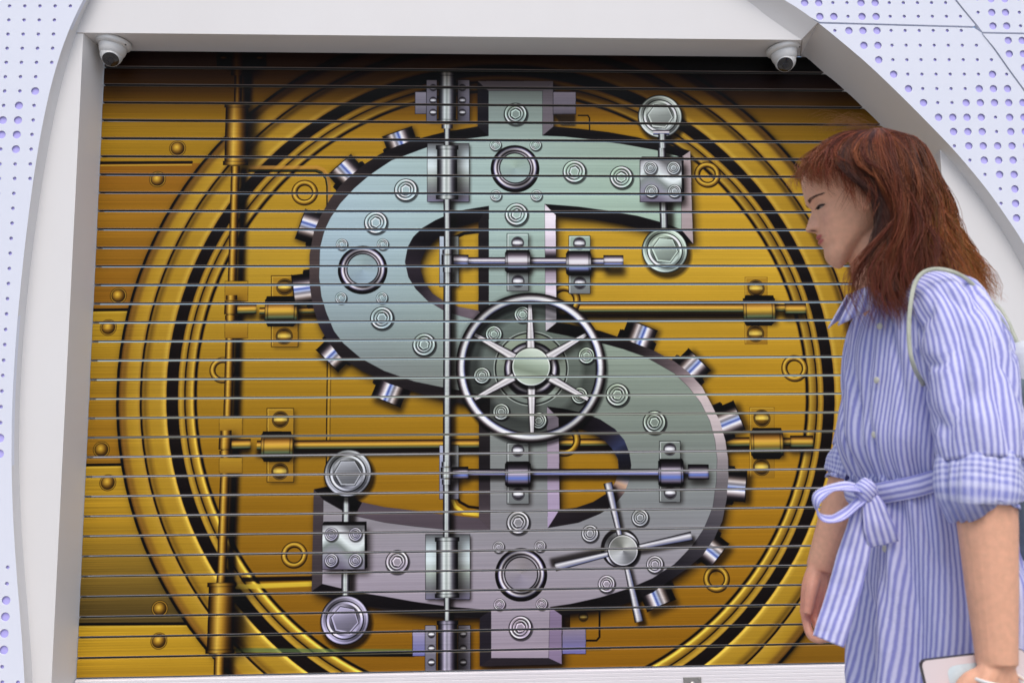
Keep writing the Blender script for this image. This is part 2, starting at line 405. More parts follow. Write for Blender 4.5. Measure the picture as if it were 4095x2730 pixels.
clampg(611,684,680,738,634,796,624,684); clampg(1710,682,1778,736,637,790,1711,1762,flat=True)
rod((590,1022),(1130,1018),GR,GH,sh=.85,shoff=(0,17)); rod((1250,1016),(1460,1015),9,GH,sh=.85,shoff=(0,14)); rod((1668,1015),(1735,1014),11,GH,sh=.8,shoff=(0,14)); rod((1790,1014),(1820,1014),9,GH,sh=.6,shoff=(0,12)); rod((1815,1014),(1868,1014),14,GH,sh=.75,shoff=(-2,14),ends=.5)
clampg(602,994,670,1048,938,1106,614,674); clampg(1727,986,1796,1042,935,1096,1722,1778,flat=True)
# brass fittings seen through the counters
for c in ((1296,690),(1296,1010)):
    gold_ring(c, 36)
stroke([(1040,530),(1062,522),(1098,518)], 5, (210,150,70), 4, .8); stroke([(1044,546),(1066,536),(1098,532)], 4, (24,12,6), 3, .9)
stroke([(1036,1140),(1046,1162),(1066,1177),(1100,1181)], 4, (250,214,90), 3, .9); stroke([(1044,1130),(1056,1152),(1076,1163),(1100,1166)], 3, (24,12,6), 3, .85)
stroke([(1328,266),(1350,266),(1354,272),(1354,298)], 1.6, (36,24,18), 1, .9); stroke([(1345,1400),(1377,1400),(1377,1462),(1370,1470),(1346,1470)], 2, (26,15,8), 2, .95); dome((1340,1416),9); rect(1293,1405,1308,1440,(120,84,40),(70,46,24))

# the printed gold runs out into deep brown along its upper border (the bare slat lips there stay pale);
# the silver sign in front of it is printed dark only on the topmost slats
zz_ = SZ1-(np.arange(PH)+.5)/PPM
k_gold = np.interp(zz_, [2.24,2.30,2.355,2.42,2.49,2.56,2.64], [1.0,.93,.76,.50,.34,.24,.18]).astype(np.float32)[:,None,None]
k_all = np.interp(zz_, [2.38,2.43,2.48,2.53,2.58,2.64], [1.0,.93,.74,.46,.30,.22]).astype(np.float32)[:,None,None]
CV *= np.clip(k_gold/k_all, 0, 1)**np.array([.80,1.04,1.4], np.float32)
# --- the silver dollar sign
S_OUT = [(1271,291),(1328,296),(1396,304),(1464,316),(1550,337),(1585,347),(1592,560),(1499,533),(1430,516),(1362,504),(1280,497),(1276,494),(1278,741),(1307,744),(1345,753),(1379,760),(1430,777),(1499,804),(1548,829),(1582,855),(1613,889),(1633,927),(1654,968),(1666,1012),(1672,1053),(1673,1094),(1669,1145),(1659,1196),(1640,1237),(1613,1275),(1575,1307),(1548,1326),(1499,1360),(1430,1388),(1362,1403),(1290,1412),(1290,1524),(1102,1529),(1102,1418),(1037,1418),(986,1415),(917,1406),(842,1391),(769,1375),(716,1357),(721,1123),(749,1117),(790,1135),(832,1153),(883,1164),(952,1172),(1003,1179),(1100,1189),(1100,936),(1088,931),(1071,929),(1017,917),(965,904),(894,881),(832,852),(781,819),(752,782),(732,746),(718,701),(711,654),(711,585),(721,531),(738,493),(760,455),(781,427),(812,398),(839,376),(873,354),(911,336),(952,321),(1020,304),(1097,291),(1097,187),(1270,187)]
H1 = [(1099,509),(1054,522),(1030,532),(1006,546),(979,572),(966,600),(966,620),(974,647),(993,674),(1020,692),(1054,705),(1099,713)]
H2 = [(1283,972),(1321,980),(1362,995),(1389,1012),(1406,1030),(1419,1053),(1421,1080),(1413,1107),(1396,1131),(1362,1152),(1324,1165),(1285,1170)]
S_FACE = [(1246,312),(1294,314),(1362,321),(1430,331),(1506,345),(1565,361),(1565,527),(1512,509),(1464,496),(1396,484),(1328,475),(1251,469),(1253,761),(1294,769),(1345,779),(1386,789),(1430,801),(1482,819),(1549,857),(1582,889),(1609,924),(1630,965),(1642,1009),(1647,1053),(1645,1107),(1637,1165),(1616,1215),(1589,1254),(1549,1295),(1499,1327),(1447,1350),(1379,1371),(1311,1386),(1263,1393),(1260,1510),(1128,1510),(1128,1400),(1037,1393),(952,1381),(883,1369),(825,1360),(740,1340),(743,1147),(783,1170),(815,1184),(883,1199),(952,1208),(1020,1215),(1126,1216),(1125,912),(1054,896),(1020,890),(952,876),(883,852),(829,823),(788,788),(767,760),(749,717),(738,680),(733,637),(735,568),(746,527),(760,499),(781,468),(812,434),(849,402),(900,368),(982,338),(1071,319),(1122,313),(1122,209),(1246,209)]
FH1 = [(1123,473),(1071,481),(1037,489),(1000,506),(969,524),(949,544),(936,568),(930,602),(938,637),(955,664),(982,691),(1017,712),(1054,725),(1088,734),(1123,742)]
FH2 = [(1256,933),(1294,938),(1345,949),(1379,963),(1413,985),(1434,1010),(1446,1040),(1450,1068),(1446,1100),(1434,1131),(1413,1157),(1379,1179),(1328,1200),(1258,1212)]
P = MP(S_OUT); sl_, x_, y_ = win(P, 60)
msk = inside(P, x_, y_)
for h in (H1, H2): msk &= ~inside(MP(h), x_, y_)
msk = msk.astype(np.float32)
for (ox, oy, rr_, al) in ((10,16,14,.62),(4,6,5,.45)):
    b_ = blur(np.roll(np.roll(msk, oy, 0), ox, 1), rr_); put(sl_, b_*al, (16,9,6))
# studs round the rim
def stud(c, out, w=36, h=31):
    c = np.array(c, float); o = np.array(out, float); o /= np.hypot(*o); t = np.array([-o[1], o[0]])
    q = lambda a, b: tuple(c+t*a+o*b)
    shade([q(-w,-h),q(w,-h),q(w,h),q(-w,h)], 8, 10, 8, .6)
    poly([q(-w*1.25,-h*1.4),q(w*1.25,-h*1.4),q(w*1.25,-h*.15),q(-w*1.25,-h*.15)], (44,36,40))
    A = MP([q(-w,0)])[0]; B = MP([q(w,0)])[0]; e = B-A; L2 = e@e
    st = [(0,(16,14,16)),(.14,(40,34,36)),(.24,(110,96,90)),(.34,(198,190,186)),(.42,(120,116,122)),(.49,(160,172,200)),(.56,(78,98,170)),(.64,(232,230,230)),(.74,(140,128,130)),(.84,(60,52,58)),(1,(20,17,20))]
    sh_ = rng.uniform(-.06,.06)
    f = lambda xx, yy: ramp(((xx-A[0])*e[0]+(yy-A[1])*e[1])/L2+sh_, st)
    poly([q(-w*1.15,-h*.9),q(w*1.15,-h*.9),q(w*1.15,-h*.1),q(-w*1.15,-h*.1)], lambda xx, yy: f(xx,yy)*.8)
    poly([q(-w,-h*.8),q(w,-h*.8),q(w,h*.75),q(-w,h*.75)], f)
    stroke([q(-w,h*.75),q(w,h*.75)], 1.2, (30,26,30), 1, .8)
for c, o in (((920,325),(-.35,-1)),((795,396),(-.8,-.9)),((712,522),(-1,-.35)),((697,665),(-1,.12)),((768,812),(-.8,.8)),((895,900),(-.4,1)),
             ((1468,768),(.4,-1)),((1590,842),(.75,-.75)),((1676,962),(1,-.42)),((1690,1115),(1,.06)),((1634,1262),(.85,.65)),((1510,1368),(.42,.95))): stud(c, o)
# bevel, tinted by the way each flank faces
lc1, lc2 = MP([(1000,615)])[0], MP([(1370,1085)])[0]
def bevel(xx, yy):
    a1 = np.arctan2(yy-lc1[1], xx-lc1[0]); a2 = np.arctan2(yy-lc2[1], xx-lc2[0])
    c1 = ramp(a1, [(-3.14,(92,78,76)),(-2.5,(78,66,66)),(-2.1,(50,42,46)),(-1.5,(34,30,38)),(0,(40,32,36)),(1.6,(66,56,62)),(2.1,(54,48,58)),(2.6,(58,52,66)),(2.9,(80,68,70)),(3.14,(92,78,76))])
    c2 = ramp(a2, [(-3.14,(60,52,56)),(-1.7,(42,34,36)),(-1.3,(46,38,42)),(-.9,(110,96,98)),(-.6,(186,172,170)),(-.3,(178,166,166)),(.05,(120,114,116)),(.5,(82,78,86)),(1.0,(48,44,52)),(1.6,(38,33,36)),(3.14,(60,52,56))])
    cut = MP([(1200,752)])[0][1]
    k = np.clip((yy-cut)/12+.5+ (xx-MP([(1200,752)])[0][0])/160, 0, 1)[...,None]
    return c1*(1-k)+c2*k
poly(S_OUT, bevel, holes=(H1, H2))
poly([(1122,473),(1099,509),(1099,713),(1123,742)], (52,46,50)); poly([(1125,912),(1100,936),(1100,1189),(1126,1216)], lambda a, b: ramp((b-MP([(1100,936)])[0][1])/330, [(0,(64,56,56)),(.5,(50,44,48)),(1,(96,84,90))]))
y0_, y1_ = MP([(1260,470)])[0][1], MP([(1260,755)])[0][1]
poly([(1251,469),(1276,494),(1278,741),(1253,761)], lambda a, b: ramp((b-y0_)/(y1_-y0_), [(0,(196,186,192)),(.12,(222,214,220)),(.36,(190,178,190)),(.42,(60,50,58)),(.5,(80,70,78)),(.56,(150,138,150)),(.72,(214,204,214)),(1,(226,220,226))]))
poly([(1256,933),(1283,960),(1285,1170),(1258,1212)], lambda a, b: ramp((b-MP([(1256,933)])[0][1])/360, [(0,(186,172,186)),(.4,(150,136,150)),(1,(164,148,176))]))
poly([(1565,361),(1585,347),(1592,560),(1565,527)], (160,146,146)); poly([(1565,361),(1506,345),(1550,337),(1585,347)], (36,32,40)); poly([(1565,527),(1592,560),(1499,533),(1512,509)], (40,34,40))
poly([(740,1340),(743,1147),(721,1123),(716,1357)], (84,74,78)); poly([(743,1147),(721,1123),(749,1117),(832,1153),(815,1184)], (40,35,40)); poly([(815,1184),(832,1153),(883,1164),(952,1172),(1003,1179),(1100,1189),(1126,1216),(1020,1215),(952,1208),(883,1199)], (98,86,94)); poly([(740,1340),(716,1357),(769,1375),(842,1391),(1102,1418),(1128,1400),(1037,1393),(825,1360)], (40,34,40))
poly([(1097,187),(1270,187),(1246,209),(1122,209)], (112,104,108)); poly([(1246,209),(1270,187),(1271,291),(1246,312)], (116,108,114)); poly([(1097,187),(1122,209),(1122,313),(1097,291)], (48,44,54))
poly([(1128,1400),(1102,1418),(1102,1529),(1128,1510)], (56,50,62)); poly([(1263,1393),(1290,1412),(1290,1524),(1260,1510)], (132,116,142)); poly([(1128,1510),(1102,1529),(1290,1524),(1260,1510)], (62,54,62))
# inner flanks of the two counters
b1 = MP([(1010,610)])[0]; b2 = MP([(1340,1070)])[0]
poly(FH1, lambda a, b: ramp(np.arctan2(b-b1[1], a-b1[0]), [(-3.14,(66,56,66)),(-2.2,(40,35,44)),(-1.2,(36,31,38)),(0,(50,44,48)),(1.0,(118,104,112)),(1.6,(92,80,88)),(2.3,(58,50,60)),(3.14,(66,56,66))]), holes=(H1,[(1123,473),(1099,509),(1099,713),(1123,742)]))
poly(FH2, lambda a, b: ramp(np.arctan2(b-b2[1], a-b2[0]), [(-3.14,(60,52,60)),(-1.6,(40,33,38)),(-.9,(52,46,60)),(-.5,(66,74,112)),(-.25,(44,46,66)),(0.05,(46,42,50)),(.25,(112,132,158)),(.45,(196,160,140)),(.65,(96,80,80)),(1.0,(46,40,44)),(2,(56,48,54)),(3.14,(60,52,60))]), holes=(H2,[(1256,933),(1283,960),(1285,1170),(1258,1212)]))
# brushed front face
fy0, fy1 = MP([(1200,209)])[0][1], MP([(1200,1500)])[0][1]; fx0, fx1 = MP([(735,700)])[0][0], MP([(1645,700)])[0][0]
def facecol(a, b):
    v, u = (b-fy0)/(fy1-fy0), (a-fx0)/(fx1-fx0)
    l = ramp(v, [(0,(128,140,136)),(.12,(156,176,178)),(.3,(150,170,178)),(.45,(132,146,146)),(.55,(120,124,122)),(.75,(136,132,136)),(.85,(150,142,152)),(1,(150,138,152))])
    r = ramp(v, [(0,(120,128,120)),(.1,(142,160,146)),(.2,(152,174,158)),(.35,(140,158,140)),(.5,(132,144,130)),(.62,(124,134,124)),(.75,(130,134,134)),(.88,(146,140,148)),(1,(150,138,150))])
    k = np.clip(u*1.5-.1,0,1)[...,None]; return l*(1-k)+r*k
poly(S_FACE, facecol, holes=(FH1, FH2))
for q in (S_FACE,): stroke(q, .5, (52,50,54), 1, .5, closed=True)
T1, T2, T3 = (150,166,164), (140,150,140), (124,122,128)
def tone(c):
    P_ = MP([c]); return tuple(int(x*255*1.0) for x in facecol(P_[:,0], P_[:,1])[0])
# side lugs of the stem
rect(954,212,980,262,(150,146,158),(110,106,116),edge=(40,34,40)); rect(1271,212,1322,263,(140,132,142),(104,98,108),edge=(44,38,44)); poly([(1271,263),(1322,263),(1322,290),(1290,290)], (36,28,30), 3, .75)
rect(948,1446,977,1505,(150,142,164),(110,112,168),edge=(40,34,44)); rect(1292,1441,1345,1500,(136,124,138),(112,108,164),edge=(44,38,44))
# --- fittings on the sign
for c in ((1138,333),(1230,333),(1139,449),(1232,449),(785,561),(879,561),(783,684),(877,684),(1145,1255),(1240,1253),(1147,1387),(1244,1386)): bolt(c, 12.5, tone(c))
for c in ((1184,262),(1319,394),(1427,407),(1186,492),(932,436),(863,511),(877,730),(974,791),(1418,906),(1503,969),(1190,1199),(912,1289),(1195,1440)): bolt(c, 25, tone(c))
for c in ((1470,1188),(1355,1224),(1504,1295),(1393,1340)): bolt(c, 18.5, tone(c))
porthole((1183,388),56,tone((1183,388))); porthole((833,620),57,tone((833,620))); porthole((1197,1319),60,tone((1197,1319)))
def vplate(x0,y0,x1,y1):
    Q = [(x0,y0),(x1,y0),(x1,y1),(x0,y1)]; shade(Q, 5, 6, 4, .5); stroke(Q, 1.2, (34,30,36), 1, .9, closed=True)
    P = MP(Q); lo, hi_ = P.min(0), P.max(0)
    poly(Q, lambda a, b: ramp((b-lo[1])/(hi_[1]-lo[1]), [(0,(96,98,100)),(.18,(168,180,182)),(.4,(196,208,208)),(.6,(150,160,152)),(.85,(112,112,116)),(1,(120,116,140))]))
vplate(982,330,1077,463); vplate(978,1227,1079,1375)
rect(1010,543,1022,658,(170,180,190),(130,140,150),edge=(36,30,36)); rect(1034,543,1053,658,(120,126,122),(130,138,136),edge=(36,30,36),sh=.5)
rect(1010,1023,1022,1145,(160,166,186),(130,130,150),edge=(36,30,36)); rect(1034,1023,1053,1145,(130,136,132),(120,118,130),edge=(36,30,36),sh=.5)
for (x0,x1,y0,y1,rv) in ((980,1003,185,279,((995,202),(995,231),(995,259))),(1052,1078,185,279,((1062,202),(1062,231),(1062,259))),(977,1001,1436,1545,((991,1456),(991,1488),(991,1520))),(1053,1080,1436,1545,((1064,1455),(1064,1488),(1064,1520)))):
    rect(x0,y0,x1,y1,(136,132,142),(106,104,118),edge=(36,30,36),sh=.4)
    for c in rv: dome(c, 7, False)
cyl((1028,165),(1027,284),20,SV,sh=.5,shoff=(10,6)); rod((1027,286),(1027,296),13,SV,sh=.3); rod((1027,296),(1027,335),7.5,SV,sh=.6,shoff=(8,4))
cyl((1027,334),(1027,458),23,SV,sh=.6,shoff=(10,6))
rod((1027,458),(1028,580),8.5,SV,sh=.7,shoff=(9,4)); rod((1028,620),(1027,1065),9.5,SV,sh=.7,shoff=(10,4)); rod((1026,1100),(1026,1234),8.5,SV,sh=.7,shoff=(9,4))
cyl((1027,1233),(1027,1372),25,SV,sh=.6,shoff=(10,6)); rod((1027,1372),(1027,1426),7.5,SV,sh=.6,shoff=(8,4)); cyl((1028,1424),(1028,1560),22,[(t,(int(c[0]*.86),int(c[1]*.8),int(c[2]*.9))) for t,c in SV],sh=.6)
def clamps(x0,y0,x1,y1,px0,px1,py0,py1,dy0,dy1,st=SH):
    rect(px0,py0,px1,py1,tone(((px0+px1)/2,py0+10)),(118,122,122),edge=(34,30,34),hl=(206,212,208),sh=.45)
    xm = (px0+px1)/2; dome((xm,dy0),12,False); dome((xm+1,dy1),12,False)
    shade([(x0,y0),(x1,y0),(x1,y1),(x0,y1)], 7, 12, 7, .7)
    poly([(x0+3,y0-3),(x1-3,y0-3),(x1,y0+6),(x1,y1),(x1-5,y1+5),(x0+5,y1+5),(x0,y1),(x0,y0+6)], (30,25,30))
    rod((x0+4,(y0+y1)/2),(x1-4,(y0+y1)/2),(y1-y0)/2,st,sh=0,ends=.4)
    for xe in (x0+3,x1-3): rod((xe-3,(y0+y1)/2),(xe+3,(y0+y1)/2),(y1-y0)/2-2,st,sh=0,ends=.7)
rod((1072,599),(1170,599),8.5,SH,sh=.6,shoff=(0,12)); rod((1210,599),(1310,599),8,SH,sh=.6,shoff=(2,14)); rod((1350,600),(1395,600),7.5,SH,sh=.6,shoff=(4,16))
rod((1386,599),(1432,599),13,SH,sh=.7,shoff=(4,22),ends=.5); rod((1034,597),(1076,598),13,SH,sh=.6,shoff=(2,12),ends=.5)
clamps(1160,577,1218,622,1165,1213,537,668,558,646); clamps(1300,579,1358,628,1307,1355,542,674,559,650)
rod((1070,1084),(1520,1084),8,LH,sh=.65,shoff=(2,11)); rod((1560,1083),(1590,1083),6,LH,sh=.5,shoff=(0,9)); rod((1580,1083),(1628,1083),17,LH,sh=.65,shoff=(2,12),ends=.5); rod((1034,1086),(1076,1085),14,LH,sh=.6,shoff=(2,12),ends=.5)
clamps(1160,1062,1219,1113,1165,1214,1017,1156,1034,1134,LH); clamps(1512,1056,1570,1112,1515,1562,1013,1152,1031,1131,LH)
for (x,y) in ((1028,598),(1026,1085)):
    rod((x,y-25),(x,y-14),12,SV,sh=.4); rod((x,y-13),(x,y+13),14,SV,sh=.5,ends=.4); rod((x,y+15),(x,y+27),11,SV,sh=.3)
# link bars
def linkbar(top, bot, blk, bolts, T):
    rod(top, bot, 9.5, SV, sh=.7, shoff=(13,8))
    x0,y0,x1,y1 = blk; Q = [(x0,y0),(x1,y0),(x1,y1),(x0,y1)]
    shade(Q, 14, 14, 10, .7); poly([(x0,y0),(x0+4,y0-8),(x1+4,y0-8),(x1+6,y1-6),(x1,y1),(x1,y0)], (30,26,32))
    P = MP(Q); lo, hi_ = P.min(0), P.max(0)
    poly(Q, lambda a, b: ramp((b-lo[1])/(hi_[1]-lo[1])+.15*np.sin((a-lo[0])/(hi_[0]-lo[0])*6), [(0,(108,108,110)),(.2,(176,178,180)),(.36,(206,214,212)),(.55,(126,134,130)),(.75,(140,140,150)),(1,(116,110,128))]))
    stroke(Q, .9, (60,54,60), 1, .8, closed=True)
    for c in bolts: bolt(c, 14.5, T)
linkbar((1519,300),(1526,545),(1470,368,1566,464),((1494,386),(1547,386),(1496,439),(1549,439)),(140,146,146))
linkbar((796,1130),(793,1400),(740,1205,838,1307),((761,1226),(816,1226),(761,1286),(816,1286)),(132,130,142))
bigbolt((1516,268),50,(140,146,140),.1); bigbolt((1527,575),52,(136,148,138),.1); bigbolt((799,1086),54,(120,122,126),.0); bigbolt((792,1423),55,(126,122,140),.2)
rod((1500,305),(1537,305),6,SH,sh=0); rod((1521,308),(1522,340),9.5,SV,sh=.4)
# --- spoked handwheel
W = (1220,843)
ring(W, 118, 172, (14,14,14), .36, 16); disc((1204,836), 140, (20,22,20), 30, .24)
for c in ((1200,722),(1134,767),(1347,816),(1107,862),(1331,908),(1151,945),(1237,965)): bolt(c, 18, tone(c))
ring((1220,846),80,84,(44,46,44),.9,.8); ring((1220,846),84,86,(176,186,176),.7,.8); disc((1220,846),80,con((126,136,122),.12,.8),.8,.9)
disc((1222,852),64,(24,20,24),3,.8); disc((1220,846),62,(40,34,40),.8)
ring((1220,846),45,60,lambda r, th: ramp((r-45)/15,[(0,(30,26,30)),(.3,(120,116,120)),(.55,(214,210,212)),(.8,(110,104,124)),(1,(36,30,36))])*(.8+.3*np.cos(2*th-.6))[...,None])
for ex, ey in ((1217,700),(1346,768),(1353,918),(1222,992),(1090,916),(1090,768)):
    v = np.array([ex-W[0], ey-W[1]], float); v /= np.hypot(*v); a = (W[0]+v[0]*38, W[1]+v[1]*38)
    rod(a, (ex,ey), 12, [(-1,(30,26,30)),(-.8,(90,86,88)),(-.45,(226,224,222)),(.1,(170,166,166)),(.55,(206,204,206)),(.8,(70,62,70)),(1,(24,20,26))], wb=5, sh=.45, shoff=(5,8))
disc((1222,848),46,(18,16,18),3,.7); disc((1220,842),44.5,(40,36,40),.8); disc((1220,842),43,con((206,214,204),.1,2.6),.8)
disc((1220,842),41,lambda r, th: ramp(r*np.sin(th)/41-.3*r*np.cos(th)/41,[(-1.1,(196,206,192)),(-.2,(150,164,146)),(.3,(128,140,122)),(1.1,(176,188,172))]),.8)
ring((1224,852),146,172,(12,10,12),.5,8)
ring(W,149,172.5,lambda r, th: ramp((r-149)/23.5,[(0,(26,22,26)),(.1,(60,54,62)),(.2,(110,116,156)),(.32,(214,216,218)),(.5,(246,248,244)),(.62,(170,166,168)),(.74,(104,94,96)),(.84,(60,52,54)),(.93,(48,40,44)),(1,(18,15,18))])*(.9+.16*np.cos(2*(th-2.5)))[...,None])
# --- four-armed handle
Hh = (1431,1263)
AR = [(-1,(26,22,28)),(-.7,(96,94,100)),(-.3,(216,216,218)),(.2,(160,158,164)),(.65,(110,116,150)),(1,(24,20,26))]
disc((1425,1258),45,(30,24,28),2,.85); disc((1428,1261),40,con((150,150,156),.4,2.3),.8)
for ex, ey in ((1396,1108),(1589,1230),(1275,1301),(1468,1427)):
    v = np.array([ex-Hh[0], ey-Hh[1]], float); v /= np.hypot(*v)
    rod((Hh[0]+v[0]*28,Hh[1]+v[1]*28),(ex,ey),6,AR,wb=10.5,sh=.6,shoff=(-10 if ey>1200 and ex<1431 else 8,-8 if ex<1431 and ey>1200 else 10),ends=.4)
disc((1434,1268),38,(16,13,16),4,.7); disc(Hh,35.5,(36,32,38),.8); disc(Hh,33.5,con((190,190,192),.12,2.4),.8); disc(Hh,31.5,con((142,144,142),.2,2.4),.8)
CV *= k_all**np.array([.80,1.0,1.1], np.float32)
# --- grain over everything, then into an image held in memory
CV *= (1+GRAIN)[...,None]
def lin(c): c = np.clip(c,0,1); return np.where(c <= .04045, c/12.92, ((c+.055)/1.055)**2.4)
CV = np.clip(CV, 0, 1)
Lm = CV @ np.array([.3,.59,.11], np.float32); Ln = np.clip(Lm + .72*(Lm-.46)*(4*Lm*(1-Lm))*.6 - .012, 0, 1)
CV = CV*((Ln+.004)/(Lm+.004))[...,None]
g_ = np.clip((CV[...,0]-CV[...,2])*2.2-.2, 0, 1)[...,None]          # ink tint: a drier, more olive gold
CV = CV*1.06*(1-g_) + g_*CV*np.array([.90,.905,.70],np.float32)
PRINT_GAIN = .92
px = np.ones((PH, PW, 4), np.float32); px[...,:3] = np.clip(lin(CV)*PRINT_GAIN, 0.004, .92)
PRINT = bpy.data.images.new('shutter_print', PW, PH, alpha=False, float_buffer=True)
PRINT.colorspace_settings.name = 'Linear Rec.709'
PRINT.pixels.foreach_set(px[::-1].ravel()); PRINT.update(); PRINT.pack()
del px
# ------------------------------------------------------------------ materials of the place
def uvtex_mat(name, img, rough):
    m, nt, b = mat(name, rough=rough)
    uv = node(nt, 'ShaderNodeUVMap'); uv.uv_map = 'UVMap'
    t = node(nt, 'ShaderNodeTexImage'); t.image = img; t.interpolation = 'Cubic'; t.extension = 'EXTEND'
    nt.links.new(uv.outputs[0], t.inputs[0])
    tc = node(nt, 'ShaderNodeTexCoord')
    mp = node(nt, 'ShaderNodeMapping'); mp.inputs['Scale'].default_value = (3, 40, 420)
    n = node(nt, 'ShaderNodeTexNoise', Scale=1.0, Detail=3.0)
    mp2 = node(nt, 'ShaderNodeMapping'); mp2.inputs['Scale'].default_value = (2.5, 2.5, 9)
    n2 = node(nt, 'ShaderNodeTexNoise', Scale=1.0, Detail=5.0)
    nt.links.new(tc.outputs['Object'], mp.inputs[0]); nt.links.new(mp.outputs[0], n.inputs['Vector'])
    nt.links.new(tc.outputs['Object'], mp2.inputs[0]); nt.links.new(mp2.outputs[0], n2.inputs['Vector'])
    # faint wear and dust on the film
    mx = node(nt, 'ShaderNodeMix'); mx.data_type = 'RGBA'; mx.blend_type = 'MULTIPLY'; mx.inputs[0].default_value = 0.35
    rp = node(nt, 'ShaderNodeValToRGB'); rp.color_ramp.elements[0].position = .3; rp.color_ramp.elements[1].position = .7
    rp.color_ramp.elements[0].color = (.78,.76,.74,1); rp.color_ramp.elements[1].color = (1,1,1,1)
    nt.links.new(n2.outputs['Fac'], rp.inputs[0]); nt.links.new(t.outputs['Color'], mx.inputs[6]); nt.links.new(rp.outputs[0], mx.inputs[7])
    nt.links.new(mx.outputs[2], b.inputs['Base Color'])
    rr = node(nt, 'ShaderNodeMapRange'); rr.inputs['To Min'].default_value = rough-.08; rr.inputs['To Max'].default_value = rough+.12
    nt.links.new(n2.outputs['Fac'], rr.inputs['Value']); nt.links.new(rr.outputs[0], b.inputs['Roughness'])
    bp = node(nt, 'ShaderNodeBump', Strength=0.12, Distance=0.0006)
    nt.links.new(n.outputs['Fac'], bp.inputs['Height']); nt.links.new(bp.outputs[0], b.inputs['Normal'])
    return m
M_print = uvtex_mat('printed_film', PRINT, 0.42)
M_print.node_tree.nodes['Principled BSDF'].inputs['Specular IOR Level'].default_value = 0.06
M_alu = noisy('slat_lip_aluminium', (.085,.066,.058), (.13,.104,.092), (4,30,60), rough=.55, metal=0.1)
M_gap = mat('black_gap_shade', (.012,.010,.009), .6)[0]  # shade in the gaps between slats, put in as flat black
M_edge = M_print.copy(); M_edge.name = 'highlit_printed_edge'            # highlight on each slat's upper edge, painted in as paler print
_nt = M_edge.node_tree; _b = _nt.nodes['Principled BSDF']; _src = _b.inputs['Base Color'].links[0].from_socket
_mx = node(_nt, 'ShaderNodeMix'); _mx.data_type = 'RGBA'; _mx.inputs[0].default_value = .14; _mx.inputs[7].default_value = (.52,.46,.30,1)
_nt.links.new(_src, _mx.inputs[6]); _nt.links.new(_mx.outputs[2], _b.inputs['Base Color'])
M_panel = noisy('white_panel_paint', (.735,.76,.85), (.77,.79,.87), (1.5,1.5,1.5), rough=.42, bump=.05, bump_scale=60)
M_frame = noisy('white_frame_paint', (.725,.705,.69), (.77,.755,.745), (1.2,1.2,.7), rough=.45, bump=.06, bump_scale=40)
M_lav = noisy('lavender_sheet', (.50,.45,.90), (.54,.49,.93), (3,3,3), rough=.5)
M_rail = noisy('bottom_rail_paint', (.72,.68,.70), (.78,.75,.765), (2,9,30), rough=.45, bump=.08, bump_scale=90)
M_steel = noisy('dull_steel', (.34,.33,.32), (.45,.44,.42), (30,30,30), rough=.38, metal=.8)
M_dark = mat('dark_slot', (.012,.012,.013), .5)[0]
M_cctv = noisy('white_plastic', (.72,.72,.71), (.76,.76,.75), (20,20,20), rough=.34)
M_lens, _, _b = mat('dark_lens_glass', (.012,.012,.014), .06); _b.inputs['Coat Weight'].default_value = .6
M_pave = noisy('grey_paving', (.28,.265,.25), (.38,.365,.345), (2,2,2), rough=.8, bump=.3, bump_scale=50)
M_step = noisy('pale_granite_step', (.36,.35,.34), (.46,.45,.44), (25,25,25), rough=.6, bump=.1)

# ------------------------------------------------------------------ ground
bm = bmesh.new()
bmesh.ops.create_grid(bm, x_segments=2, y_segments=2, size=1500)
tag(link('pavement', bm_mesh(bm), M_pave), kind='structure')
bm = bmesh.new(); box(bm, -3.2, 3.6, -0.42, 0.3, 0.0, 0.10, .006)
tag(link('entrance_step', bm_mesh(bm), M_step), kind='structure')

